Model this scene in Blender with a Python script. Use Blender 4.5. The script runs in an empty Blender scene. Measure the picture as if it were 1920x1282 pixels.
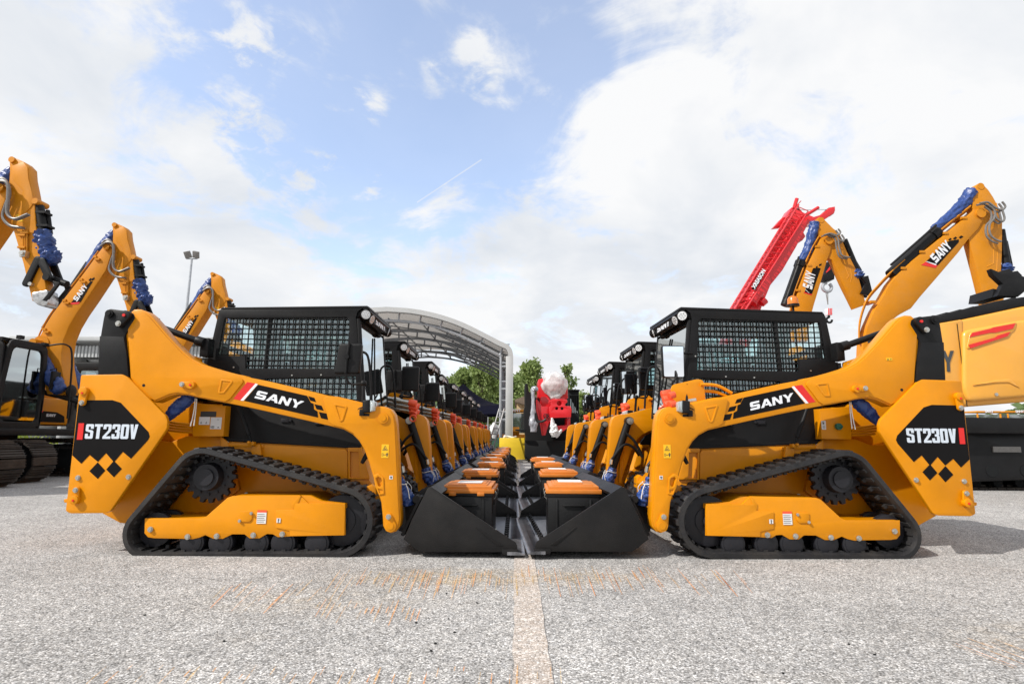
import bpy, bmesh, math, random
from mathutils import Vector, Matrix, noise
random.seed(7)
R = math.radians
scn = bpy.context.scene
col = scn.collection

# ------------------------------------------------------------------ camera
FPX, PITCH, YAW, ROLL, CAMH = 1067.0, R(9.33), R(0.38), R(0.40), 0.925
cam_d = bpy.data.cameras.new('camera'); cam = bpy.data.objects.new('camera', cam_d)
col.objects.link(cam); scn.camera = cam
cam_d.sensor_width = 36.0; cam_d.lens = FPX / 1920 * 36
cam_d.clip_start = 0.05; cam_d.clip_end = 4000
cam_d.shift_y = (0.0)
CR = Matrix.Rotation(YAW, 3, 'Z') @ Matrix.Rotation(R(90) + PITCH, 3, 'X') @ Matrix.Rotation(ROLL, 3, 'Z')
cam.matrix_world = Matrix.Translation((0, 0, CAMH)) @ CR.to_4x4()
def ray(px, py):
    return CR @ Vector(((px - 960) / FPX, (641 - py) / FPX, -1.0))
def at(px, py, Y):
    d = ray(px, py); t = Y / d.y
    return Vector((d.x * t, Y, CAMH + d.z * t))
def ground_at(px, py, z=0.0):
    d = ray(px, py); t = (z - CAMH) / d.z
    return Vector((d.x * t, d.y * t, z))

# ------------------------------------------------------------------ sun, sky
SUN_D = Vector((1.36, 0.86, -1.46)).normalized()
sun_d = bpy.data.lights.new('sun', 'SUN'); sun = bpy.data.objects.new('sun', sun_d); col.objects.link(sun)
sun_d.energy = 3.9; sun_d.angle = R(0.6); sun_d.color = (1, 0.96, 0.90)
sun.rotation_euler = SUN_D.to_track_quat('-Z', 'Y').to_euler()
world = bpy.data.worlds.new('World'); scn.world = world; world.use_nodes = True
wn = world.node_tree; wn.nodes.clear()
def N(nt, t, **k):
    n = nt.nodes.new(t)
    for a, v in k.items():
        if a == 'i':
            for kk, vv in v.items(): n.inputs[kk].default_value = vv
        else: setattr(n, a, v)
    return n
def L_(nt, a, b): nt.links.new(a, b)
def build_sky():
    nt = wn
    out = N(nt, 'ShaderNodeOutputWorld'); bg = N(nt, 'ShaderNodeBackground'); bg.inputs[1].default_value = 0.1
    sky = N(nt, 'ShaderNodeTexSky', sky_type='NISHITA', sun_disc=False)
    sky.sun_elevation = math.asin(-SUN_D.z); sky.sun_rotation = math.atan2(-SUN_D.x, -SUN_D.y)
    sky.air_density = 1.0; sky.dust_density = 1.2; sky.ozone_density = 1.6; sky.altitude = 300
    tc = N(nt, 'ShaderNodeTexCoord')
    sep = N(nt, 'ShaderNodeSeparateXYZ'); L_(nt, tc.outputs['Generated'], sep.inputs[0])
    # project the view direction on a cloud layer (flattens clouds towards the horizon)
    mz = N(nt, 'ShaderNodeMath', operation='MAXIMUM'); L_(nt, sep.outputs[2], mz.inputs[0]); mz.inputs[1].default_value = 0.0
    az = N(nt, 'ShaderNodeMath', operation='ADD'); L_(nt, mz.outputs[0], az.inputs[0]); az.inputs[1].default_value = 0.28
    dv = N(nt, 'ShaderNodeVectorMath', operation='DIVIDE'); L_(nt, tc.outputs['Generated'], dv.inputs[0])
    cb = N(nt, 'ShaderNodeCombineXYZ')
    for k in range(3): L_(nt, az.outputs[0], cb.inputs[k])
    L_(nt, cb.outputs[0], dv.inputs[1])
    def nz(scale, detail, rough, dist=0.0, off=0.0):
        mp = N(nt, 'ShaderNodeMapping'); mp.inputs['Location'].default_value = (off, off * 0.7, off * 1.3)
        L_(nt, dv.outputs[0], mp.inputs[0])
        n = N(nt, 'ShaderNodeTexNoise'); n.inputs['Scale'].default_value = scale; n.inputs['Detail'].default_value = detail
        n.inputs['Roughness'].default_value = rough; n.inputs['Distortion'].default_value = dist
        L_(nt, mp.outputs[0], n.inputs[0]); return n.outputs[0]
    def mth(op, a, b=None, c=None):
        m = N(nt, 'ShaderNodeMath', operation=op)
        for k, v in enumerate((a, b, c)):
            if v is None: continue
            if isinstance(v, (int, float)): m.inputs[k].default_value = v
            else: L_(nt, v, m.inputs[k])
        return m.outputs[0]
    # open blue parts of the sky, as directions with an angular radius
    holes = [(560, 40, 150, 1), (700, 110, 210, 1), (880, 20, 190, .95), (1000, 70, 120, .8), (660, 270, 140, 1), (820, 230, 160, .95),
             (450, 180, 120, .75), (740, 350, 90, .75), (860, 320, 100, .9), (700, 300, 120, .8), (580, 220, 100, .9), (520, 300, 60, .3), (400, 110, 70, .4), (150, 300, 90, .2), (1000, 190, 80, .5)]
    total = None
    for (px, py, r, w) in holes:
        d = ray(px, py).normalized()
        dot = N(nt, 'ShaderNodeVectorMath', operation='DOT_PRODUCT'); L_(nt, tc.outputs['Generated'], dot.inputs[0]); dot.inputs[1].default_value = d
        ang = mth('ARCCOSINE', mth('MINIMUM', dot.outputs['Value'], 1.0))
        q = mth('DIVIDE', ang, r / FPX)
        g = mth('MULTIPLY', mth('EXPONENT', mth('MULTIPLY', mth('MULTIPLY', q, q), -1.0)), w)
        total = g if total is None else mth('ADD', total, g)
    total = mth('MINIMUM', total, 1.15)
    puffs = None
    for (px, py, rx, w) in [(450, 85, 62, 1.0), (520, 60, 40, .7), (400, 60, 45, .6), (886, 90, 34, .95), (905, 150, 42, .8), (815, 130, 26, .6), (690, 205, 48, .75), (640, 215, 30, .5), (800, 215, 36, .5), (620, 310, 44, .9), (700, 335, 46, .9), (450, 240, 70, .8), (400, 200, 40, .7), (380, 290, 60, .5), (560, 340, 50, .8), (480, 300, 60, .8), (350, 60, 50, .6), (740, 260, 40, .5), (760, 330, 40, .6), (940, 170, 30, .5), (985, 60, 30, .4)]:
        d = ray(px, py).normalized()
        dot = N(nt, 'ShaderNodeVectorMath', operation='DOT_PRODUCT'); L_(nt, tc.outputs['Generated'], dot.inputs[0]); dot.inputs[1].default_value = d
        q = mth('DIVIDE', mth('ARCCOSINE', mth('MINIMUM', dot.outputs['Value'], 1.0)), rx / FPX)
        g = mth('MULTIPLY', mth('EXPONENT', mth('MULTIPLY', mth('MULTIPLY', q, q), -1.0)), w)
        puffs = g if puffs is None else mth('MAXIMUM', puffs, g)
    big = nz(3.1, 9, 0.62, 0.6, 3.3); fine = nz(9.0, 8, 0.6, 0.4, 1.1)
    wisp = mth('ADD', mth('MULTIPLY', big, 0.75), mth('MULTIPLY', fine, 0.25))
    v = mth('SUBTRACT', mth('ADD', mth('MULTIPLY', mth('SUBTRACT', wisp, 0.5), 5.0), 0.86), mth('MULTIPLY', total, 0.95))
    v = mth('ADD', v, mth('MULTIPLY', puffs, mth('MULTIPLY_ADD', mth('SUBTRACT', nz(15.0, 7, 0.62, 0.5, 5.5), 0.5), 4.5, 0.50)))
    cr = N(nt, 'ShaderNodeMapRange', interpolation_type='SMOOTHSTEP'); L_(nt, v, cr.inputs[0])
    cr.inputs[1].default_value = -0.20; cr.inputs[2].default_value = 0.70; cr.inputs[3].default_value = 0.20; cr.inputs[4].default_value = 1.0
    # a thin straight contrail crossing the gap
    a, b = ray(780, 381).normalized(), ray(905, 298).normalized()
    nn = a.cross(b).normalized(); mid = (a + b).normalized()
    d1 = N(nt, 'ShaderNodeVectorMath', operation='DOT_PRODUCT'); L_(nt, tc.outputs['Generated'], d1.inputs[0]); d1.inputs[1].default_value = nn
    d2 = N(nt, 'ShaderNodeVectorMath', operation='DOT_PRODUCT'); L_(nt, tc.outputs['Generated'], d2.inputs[0]); d2.inputs[1].default_value = mid
    tr = mth('MULTIPLY', mth('LESS_THAN', mth('ABSOLUTE', d1.outputs['Value']), 0.0011), mth('GREATER_THAN', d2.outputs['Value'], math.cos(0.065)))
    cov = mth('MINIMUM', mth('ADD', cr.outputs[0], mth('MULTIPLY', tr, 0.4)), 1.0)
    shade = nz(2.0, 6, 0.55, 0.3, 8.2)
    ramp = N(nt, 'ShaderNodeValToRGB'); L_(nt, shade, ramp.inputs[0])
    e = ramp.color_ramp.elements; e[0].position = 0.33; e[0].color = (0.73, 0.775, 0.84, 1); e[1].position = 0.60; e[1].color = (0.96, 0.965, 0.975, 1)
    sc = N(nt, 'ShaderNodeVectorMath', operation='SCALE'); L_(nt, ramp.outputs[0], sc.inputs[0]); sc.inputs['Scale'].default_value = 8.5
    sb = N(nt, 'ShaderNodeMix', data_type='RGBA', blend_type='MULTIPLY'); sb.inputs[0].default_value = 1.0
    L_(nt, sky.outputs[0], sb.inputs[6]); sb.inputs[7].default_value = (3.2, 2.85, 2.65, 1)
    mx = N(nt, 'ShaderNodeMix', data_type='RGBA'); L_(nt, cov, mx.inputs[0]); L_(nt, sb.outputs[2], mx.inputs[6]); L_(nt, sc.outputs[0], mx.inputs[7])
    L_(nt, mx.outputs[2], bg.inputs[0]); L_(nt, bg.outputs[0], out.inputs[0])
build_sky()
scn.view_settings.view_transform = 'Standard'; scn.view_settings.look = 'None'
scn.view_settings.exposure = 0.24; scn.view_settings.gamma = 1.0
scn.render.engine = 'CYCLES'
scn.cycles.max_bounces = 8; scn.cycles.transparent_max_bounces = 24

# ------------------------------------------------------------------ materials
def mat(name, c, rough=0.5, metal=0.0, coat=0.0, var=0.06, vscale=6.0, bump=0.0, bscale=60.0, spec=0.5, emit=None, trans=0.0, alpha=1.0, rvar=0.12, dust=0.0):
    m = bpy.data.materials.new(name); m.use_nodes = True; nt = m.node_tree
    p = nt.nodes['Principled BSDF']
    p.inputs['Roughness'].default_value = rough; p.inputs['Metallic'].default_value = metal
    p.inputs['Coat Weight'].default_value = coat; p.inputs['Coat Roughness'].default_value = 0.12
    p.inputs['Specular IOR Level'].default_value = spec
    p.inputs['Transmission Weight'].default_value = trans; p.inputs['Alpha'].default_value = alpha
    tc = N(nt, 'ShaderNodeTexCoord')
    n = N(nt, 'ShaderNodeTexNoise'); n.inputs['Scale'].default_value = vscale; n.inputs['Detail'].default_value = 6; n.inputs['Roughness'].default_value = 0.65
    L_(nt, tc.outputs['Object'], n.inputs[0])
    mr = N(nt, 'ShaderNodeMapRange'); L_(nt, n.outputs[0], mr.inputs[0]); mr.inputs[1].default_value = .3; mr.inputs[2].default_value = .7
    mr.inputs[3].default_value = 1 - var; mr.inputs[4].default_value = 1 + var
    vm = N(nt, 'ShaderNodeVectorMath', operation='SCALE'); vm.inputs[0].default_value = c[:3]; L_(nt, mr.outputs[0], vm.inputs['Scale'])
    last = vm.outputs[0]
    if dust > 0:
        n2 = N(nt, 'ShaderNodeTexNoise'); n2.inputs['Scale'].default_value = 2.3; n2.inputs['Detail'].default_value = 9; n2.inputs['Roughness'].default_value = .7
        L_(nt, tc.outputs['Object'], n2.inputs[0])
        r2 = N(nt, 'ShaderNodeMapRange'); L_(nt, n2.outputs[0], r2.inputs[0]); r2.inputs[1].default_value = .45; r2.inputs[2].default_value = .8
        r2.inputs[3].default_value = 0; r2.inputs[4].default_value = dust
        mx = N(nt, 'ShaderNodeMix', data_type='RGBA'); L_(nt, r2.outputs[0], mx.inputs[0]); L_(nt, last, mx.inputs[6]); mx.inputs[7].default_value = (.33, .28, .21, 1)
        last = mx.outputs[2]
    L_(nt, last, p.inputs['Base Color'])
    rr = N(nt, 'ShaderNodeMapRange'); L_(nt, n.outputs[0], rr.inputs[0]); rr.inputs[1].default_value = .3; rr.inputs[2].default_value = .7
    rr.inputs[3].default_value = max(0.02, rough * (1 - rvar)); rr.inputs[4].default_value = min(1, rough * (1 + rvar)); L_(nt, rr.outputs[0], p.inputs['Roughness'])
    if bump > 0:
        b = N(nt, 'ShaderNodeTexNoise'); b.inputs['Scale'].default_value = bscale; b.inputs['Detail'].default_value = 3; L_(nt, tc.outputs['Object'], b.inputs[0])
        bp = N(nt, 'ShaderNodeBump'); bp.inputs['Strength'].default_value = bump; bp.inputs['Distance'].default_value = 0.01; L_(nt, b.outputs[0], bp.inputs['Height'])
        L_(nt, bp.outputs[0], p.inputs['Normal'])
    if emit:
        p.inputs['Emission Color'].default_value = (*emit[0], 1); p.inputs['Emission Strength'].default_value = emit[1]
    return m
def glass(name, tint, refl=0.12, milky=0.0):
    m = bpy.data.materials.new(name); m.use_nodes = True; nt = m.node_tree; nt.nodes.clear()
    o = N(nt, 'ShaderNodeOutputMaterial'); t = N(nt, 'ShaderNodeBsdfTransparent'); t.inputs[0].default_value = (*tint, 1)
    g = N(nt, 'ShaderNodeBsdfGlossy'); g.inputs[0].default_value = (.95, 1, 1, 1); g.inputs[1].default_value = 0.03
    f = N(nt, 'ShaderNodeFresnel'); f.inputs[0].default_value = 1.5
    a = N(nt, 'ShaderNodeMath', operation='ADD'); a.use_clamp = True; L_(nt, f.outputs[0], a.inputs[0]); a.inputs[1].default_value = refl
    mx = N(nt, 'ShaderNodeMixShader'); L_(nt, a.outputs[0], mx.inputs[0]); L_(nt, t.outputs[0], mx.inputs[1]); L_(nt, g.outputs[0], mx.inputs[2])
    last = mx.outputs[0]
    if milky:
        d = N(nt, 'ShaderNodeBsdfDiffuse'); d.inputs[0].default_value = (.75, .82, .82, 1)
        m2 = N(nt, 'ShaderNodeMixShader'); m2.inputs[0].default_value = milky; L_(nt, last, m2.inputs[1]); L_(nt, d.outputs[0], m2.inputs[2]); last = m2.outputs[0]
    L_(nt, last, o.inputs[0]); return m
OR = (0.68, 0.250, 0.001)
M = dict(
    orange=mat('machine_orange_paint', OR,   .36, coat=.08, spec=.25, var=.09, vscale=2.2, bump=.06, bscale=220, dust=.05),
    orange2=mat('excavator_orange_paint', (0.60, 0.225, 0.006), .42, coat=.0, spec=.25, var=.06, vscale=2, dust=.14),
    amber_body=mat('counterweight_paint', (0.76, 0.35, 0.04), .34, coat=.3, var=.04, vscale=1.5, dust=.1),
    black=mat('black_frame_paint', (.009, .009, .0098), .45, spec=.2, var=.2, bump=.12, bscale=300, dust=.02),
    bucket=mat('black_bucket_paint', (.0085, .0078, .008), .46, spec=.28, var=.3, vscale=5, bump=.2, bscale=160, dust=.03),
    floorsteel=mat('scuffed_bucket_floor', (.14, .145, .16), .38, metal=.3, var=.35, vscale=7, bump=.15, bscale=50, dust=.15),
    edge=mat('bare_cutting_edge_steel', (.26, .26, .28), .36, metal=.75, var=.3, vscale=14, bump=.1),
    decal=mat('black_decal_vinyl', (.008, .0072, .0075), .45, spec=.10, var=.05),
    white=mat('white_letter_vinyl', (.78, .80, .84), .4, var=.03),
    silver=mat('silver_letter_vinyl', (.62, .68, .76), .35, var=.03),
    red=mat('red_decal_vinyl', (.70, .02, .018), .35, var=.05),
    redpaint=mat('red_machine_paint', (.66, .010, .018), .32, coat=.3, var=.07, vscale=1.5, dust=.05),
    redcap=mat('red_plastic_cap', (.88, .10, .035), .35, var=.06),
    yellow=mat('yellow_label_vinyl', (.85, .48, .01), .4, var=.03),
    yblock=mat('yellow_painted_block', (.90, .62, .025), .6, var=.08, vscale=2, bump=.15, bscale=40, dust=.12),
    rubber=mat('track_rubber', (.017, .0165, .018), .6, spec=.35, var=.3, vscale=12, bump=.25, bscale=70, dust=.12),
    rubber2=mat('sprocket_black', (.017, .017, .021), .42, spec=.3, var=.2, bump=.1),
    steel=mat('zinc_plated_steel', (.55, .54, .50), .3, metal=.85, var=.15, vscale=30),
    galv=mat('galvanised_truss_steel', (.42, .44, .47), .45, metal=.4, var=.15),
    hose=mat('black_hose', (.013, .013, .014), .38, var=.15),
    hoseg=mat('grey_braided_hose', (.20, .19, .18), .4, metal=.3, var=.2, vscale=40),
    blue=mat('blue_protective_plastic', (.020, .055, .21), .38, var=.3, vscale=14, bump=.6, bscale=26),
    cord=mat('white_cord', (.75, .73, .68), .7),
    glass=glass('cab_glass', (.86, .97, .97), .09), mglass=mat('mirror_glass', (.9, .92, .95), .02, metal=1.0, var=0, rvar=0),
    wind=glass('windscreen_glass', (.45, .58, .60), .45),
    lens=glass('lamp_lens', (.85, .9, .9), .25, .35),
    chrome=mat('lamp_reflector', (.8, .8, .8), .12, metal=1.0, var=.2, vscale=60, bump=.6, bscale=90),
    amber=mat('amber_lamp', (.85, .25, .03), .2, trans=.3, var=.1),
    wrap=glass('plastic_wrap', (.92, .94, .95), .12, .30),
    seat=mat('wrapped_seat', (.16, .19, .18), .3, var=.4, vscale=9, coat=.5, bump=.4, bscale=14),
    lid=mat('orange_box_lid', (.60, .185, .018), .5, var=.12, dust=.15), box=mat('black_box_plastic', (.010, .010, .0105), .45, spec=.3, var=.2, bump=.15),
    paper=mat('white_paper_label', (.72, .71, .70), .6, var=.05), ink=mat('dark_print', (.04, .04, .04), .6),
    green=mat('green_filler_cap', (.01, .12, .07), .4), concrete=mat('pale_concrete', (.42, .43, .43), .8, var=.12, vscale=1.2, bump=.2, bscale=10),
    dark=mat('dark_recess', (.010, .011, .012), .7, spec=.2), teal=glass('building_glass', (.10, .17, .17), .25, .1),
    cream=mat('cream_render', (.62, .44, .24), .85, var=.12, vscale=1.0), rooft=mat('brown_roof', (.14, .10, .07), .8, var=.25),
    fabric=mat('white_tent_membrane', (.46, .47, .47), .6, var=.06, vscale=1.0), navy=mat('navy_canopy_cloth', (.008, .010, .045), .7, var=.2),
    tarp=mat('green_tarpaulin', (.015, .06, .04), .45, var=.3, bump=.5, bscale=6), ledlens=mat('pale_lamp_lens', (.72, .73, .74), .22, metal=.2, coat=.5, var=.15, vscale=50), truss=mat('shaded_truss_steel', (.20, .215, .235), .5, metal=.3, var=.2), wrapsilver=mat('silver_wrapping', (.5, .5, .5), .3, metal=.7, var=.4, vscale=10, bump=.8, bscale=16), alu=mat('aluminium_ladder', (.30, .30, .30), .5, metal=.2, var=.1),
    trunk=mat('tree_bark', (.09, .07, .05), .9, var=.3), trackm=mat('steel_track', (.045, .036, .030), .55, metal=.4, var=.5, vscale=8, dust=.15),
    person=mat('light_clothing', (.7, .68, .66), .8), skin=mat('skin_tone', (.5, .3, .22), .6),
    fence=mat('grey_fence', (.33, .36, .38), .6, var=.15),
)
def leafmat(name, c1, c2):
    m = bpy.data.materials.new(name); m.use_nodes = True; nt = m.node_tree; p = nt.nodes['Principled BSDF']
    g = N(nt, 'ShaderNodeNewGeometry'); tc = N(nt, 'ShaderNodeTexCoord')
    n = N(nt, 'ShaderNodeTexNoise'); n.inputs['Scale'].default_value = 1.2; n.inputs['Detail'].default_value = 3; L_(nt, tc.outputs['Object'], n.inputs[0])
    a = N(nt, 'ShaderNodeMath', operation='MULTIPLY_ADD'); L_(nt, g.outputs['Random Per Island'], a.inputs[0]); a.inputs[1].default_value = .5; L_(nt, n.outputs[0], a.inputs[2])
    r = N(nt, 'ShaderNodeMapRange'); L_(nt, a.outputs[0], r.inputs[0]); r.inputs[1].default_value = .35; r.inputs[2].default_value = 1.1
    mx = N(nt, 'ShaderNodeMix', data_type='RGBA'); L_(nt, r.outputs[0], mx.inputs[0]); mx.inputs[6].default_value = (*c1, 1); mx.inputs[7].default_value = (*c2, 1)
    L_(nt, mx.outputs[2], p.inputs['Base Color']); p.inputs['Roughness'].default_value = .55
    o = nt.nodes['Material Output']; t = N(nt, 'ShaderNodeBsdfTranslucent'); L_(nt, mx.outputs[2], t.inputs[0])
    ms = N(nt, 'ShaderNodeMixShader'); ms.inputs[0].default_value = .45; L_(nt, p.outputs[0], ms.inputs[1]); L_(nt, t.outputs[0], ms.inputs[2]); L_(nt, ms.outputs[0], o.inputs[0])
    return m
M['leaf'] = leafmat('tree_leaves', (.11, .17, .045), (.34, .43, .14))
M['leaf2'] = leafmat('shrub_leaves', (.10, .15, .02), (.30, .36, .04))
M['grass'] = leafmat('far_hedge_leaves', (.04, .08, .02), (.12, .19, .05))

# ------------------------------------------------------------------ mesh helpers
def curve_mesh(outer, holes, ext, bev):
    cd = bpy.data.curves.new('tmp', 'CURVE'); cd.dimensions = '2D'; cd.fill_mode = 'BOTH'
    cd.extrude = max(ext - bev, 1e-5); cd.bevel_depth = bev; cd.bevel_resolution = 1; cd.offset = -bev if bev else 0
    for lst in [outer] + list(holes):
        sp = cd.splines.new('POLY'); sp.points.add(len(lst) - 1); sp.use_cyclic_u = True
        for k, p in enumerate(lst): sp.points[k].co = (p[0], p[1], 0, 1)
    ob = bpy.data.objects.new('tmp', cd)
    me = bpy.data.meshes.new_from_object(ob)
    vs = [tuple(v.co) for v in me.vertices]; fs = [tuple(p.vertices) for p in me.polygons]
    bpy.data.objects.remove(ob); bpy.data.curves.remove(cd); bpy.data.meshes.remove(me)
    return vs, fs
def text_mesh(s, ext, off=0.0):
    cd = bpy.data.curves.new('tmp', 'FONT'); cd.body = s; cd.extrude = ext; cd.offset = off; cd.resolution_u = 3
    ob = bpy.data.objects.new('tmp', cd); me = bpy.data.meshes.new_from_object(ob)
    vs = [tuple(v.co) for v in me.vertices]; fs = [tuple(p.vertices) for p in me.polygons]
    bpy.data.objects.remove(ob); bpy.data.curves.remove(cd); bpy.data.meshes.remove(me)
    return vs, fs
def round_poly(pts, c=0.02, seg=3):
    out = []; n = len(pts)
    for i in range(n):
        p = Vector(pts[i][:2]); a = Vector(pts[i - 1][:2]); b = Vector(pts[(i + 1) % n][:2])
        la, lb = (a - p).length, (b - p).length
        if la < 1e-6 or lb < 1e-6: continue
        d = min(c, .45 * la, .45 * lb)
        q0 = p + (a - p) * d / la; q1 = p + (b - p) * d / lb
        for k in range(seg + 1):
            t = k / seg; out.append(tuple(q0 * (1 - t) ** 2 + p * 2 * t * (1 - t) + q1 * t * t))
    return out
class MB:
    def __init__(s): s.v = []; s.f = []; s.mi = []; s.m = 0
    def raw(s, vs, fs, flip=False):
        o = len(s.v); s.v += [tuple(v) for v in vs]
        for f in fs:
            f = tuple(o + k for k in f); s.f.append(f[::-1] if flip else f); s.mi.append(s.m)
        return s
    def basis(s, vs, fs, o, u, v, n):
        o, u, v, n = map(Vector, (o, u, v, n))
        fl = u.cross(v).dot(n) < 0
        return s.raw([o + u * p[0] + v * p[1] + n * p[2] for p in vs], fs, fl)
    def plate(s, pts, y0, y1, bev=0.0, holes=(), rnd=0.0):     # outline in X-Z, thickness in Y
        if rnd: pts = round_poly(pts, rnd)
        vs, fs = curve_mesh(pts, holes, abs(y1 - y0) / 2, bev)
        return s.basis(vs, fs, (0, (y0 + y1) / 2, 0), (1, 0, 0), (0, 0, 1), (0, -1, 0))
    def shape(s, pts, o, u, v, th, bev=0.0, holes=(), rnd=0.0):
        if rnd: pts = round_poly(pts, rnd)
        u = Vector(u).normalized(); v = Vector(v).normalized(); n = u.cross(v)
        vs, fs = curve_mesh(pts, holes, th / 2, bev)
        return s.basis(vs, fs, Vector(o) + n * th / 2, u, v, n)
    def box(s, c, d, rot=None, taper=1.0):
        hx, hy, hz = d[0] / 2, d[1] / 2, d[2] / 2
        vs = [Vector((x * hx * (taper if z > 0 else 1), y * hy * (taper if z > 0 else 1), z * hz)) for z in (-1, 1) for y in (-1, 1) for x in (-1, 1)]
        if rot is not None: vs = [rot @ v for v in vs]
        vs = [v + Vector(c) for v in vs]
        return s.raw(vs, [(0, 2, 3, 1), (4, 5, 7, 6), (0, 1, 5, 4), (2, 6, 7, 3), (0, 4, 6, 2), (1, 3, 7, 5)])
    def box2(s, a, b): return s.box([(a[k] + b[k]) / 2 for k in range(3)], [abs(a[k] - b[k]) for k in range(3)])
    def tube(s, path, r, n=8, cap=True, jit=0.0, rs=None):
        path = [Vector(p) for p in path]; rings = []
        prev = None
        for i, p in enumerate(path):
            t = (path[min(i + 1, len(path) - 1)] - path[max(i - 1, 0)]).normalized()
            if prev is None:
                a = Vector((0, 0, 1)) if abs(t.z) < .9 else Vector((1, 0, 0))
                u = t.cross(a).normalized()
            else:
                u = (prev - t * prev.dot(t)).normalized()
            prev = u; w = t.cross(u); rr = rs[i] if rs else r
            rings.append([p + (u * math.cos(2 * math.pi * k / n) + w * math.sin(2 * math.pi * k / n)) * (rr * (1 + (random.uniform(-jit, jit) if jit else 0))) for k in range(n)])
        vs = [v for g in rings for v in g]; fs = []
        for i in range(len(rings) - 1):
            for k in range(n):
                fs.append((i * n + k, i * n + (k + 1) % n, (i + 1) * n + (k + 1) % n, (i + 1) * n + k))
        if cap: fs.append(tuple(range(n))[::-1]); fs.append(tuple((len(rings) - 1) * n + k for k in range(n)))
        return s.raw(vs, fs)
    def cyl(s, a, b, r, n=16, r2=None): return s.tube([a, b], r, n, rs=[r, r if r2 is None else r2])
    def ball(s, c, r, n=10, sx=(1, 1, 1), jit=0.0, seed=0):
        vs, fs = [], []; c = Vector(c)
        for i in range(n + 1):
            th = math.pi * i / n
            for k in range(n * 2):
                ph = math.pi * k / n; d = Vector((math.sin(th) * math.cos(ph), math.sin(th) * math.sin(ph), math.cos(th)))
                q = 1 + (jit * noise.noise(d * 2.5 + Vector((seed, 0, 0))) if jit else 0)
                vs.append(c + Vector((d.x * sx[0], d.y * sx[1], d.z * sx[2])) * r * q)
        for i in range(n):
            for k in range(n * 2):
                a, b = i * n * 2 + k, i * n * 2 + (k + 1) % (n * 2)
                fs.append((a, b, b + n * 2, a + n * 2)[::-1])
        return s.raw(vs, fs)
    def build(s, name, m, parent=None, loc=None, bevel=0.0, mirror=False, seg=2, angle=35, label=None):
        me = bpy.data.meshes.new(name)
        vs = s.v; fs = s.f
        if mirror: vs = [(x, -y, z) for x, y, z in vs]; fs = [f[::-1] for f in fs]
        if loc is not None: lv = Vector(loc); vs = [Vector(v) - lv for v in vs]
        me.from_pydata([tuple(v) for v in vs], [], fs)
        mats = m if isinstance(m, (list, tuple)) else [m]
        for q in mats: me.materials.append(M[q] if isinstance(q, str) else q)
        me.polygons.foreach_set('material_index', s.mi)
        bm = bmesh.new(); bm.from_mesh(me); bmesh.ops.remove_doubles(bm, verts=bm.verts, dist=2e-5)
        if bevel > 0:
            es = [e for e in bm.edges if len(e.link_faces) == 2 and e.calc_face_angle(0) > R(30)]
            bmesh.ops.bevel(bm, geom=es, offset=bevel, segments=seg, affect='EDGES', profile=.5, clamp_overlap=True)
        bm.to_mesh(me); bm.free()
        me.polygons.foreach_set('use_smooth', [True] * len(me.polygons)); me.set_sharp_from_angle(angle=R(angle))
        o = bpy.data.objects.new(name, me); col.objects.link(o)
        if loc is not None: o.location = loc
        if parent is not None: o.parent = parent
        if label: o['label'] = label
        return o
def tag(o, label=None, cat=None, group=None, kind=None):
    if label: o['label'] = label
    if cat: o['category'] = cat
    if group: o['group'] = group
    if kind: o['kind'] = kind
    return o
def empty(name, loc=(0, 0, 0), rz=0.0):
    o = bpy.data.objects.new(name, None); col.objects.link(o); o.location = loc; o.rotation_euler = (0, 0, rz); o.empty_display_size = .3
    return o
CH = {}
def copy_tree(o, parent=None):
    c = o.copy(); col.objects.link(c)
    if parent is not None: c.parent = parent
    for ch in [q for q in list(bpy.data.objects) if q.parent == o and q != c]: copy_tree(ch, c)
    return c
def arc(c, r, a0, a1, n=8): return [(c[0] + r * math.cos(R(a0 + (a1 - a0) * k / n)), c[1] + r * math.sin(R(a0 + (a1 - a0) * k / n))) for k in range(n + 1)]
def bez(ps, n=14):
    ps = [Vector(p) for p in ps]; out = []
    ext = [ps[0] * 2 - ps[1]] + ps + [ps[-1] * 2 - ps[-2]]
    for i in range(1, len(ext) - 2):
        p0, p1, p2, p3 = ext[i - 1:i + 3]
        for k in range(n):
            t = k / n; out.append(.5 * ((2 * p1) + (p2 - p0) * t + (2 * p0 - 5 * p1 + 4 * p2 - p3) * t * t + (3 * p1 - p0 - 3 * p2 + p3) * t ** 3))
    out.append(ps[-1]); return out

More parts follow.
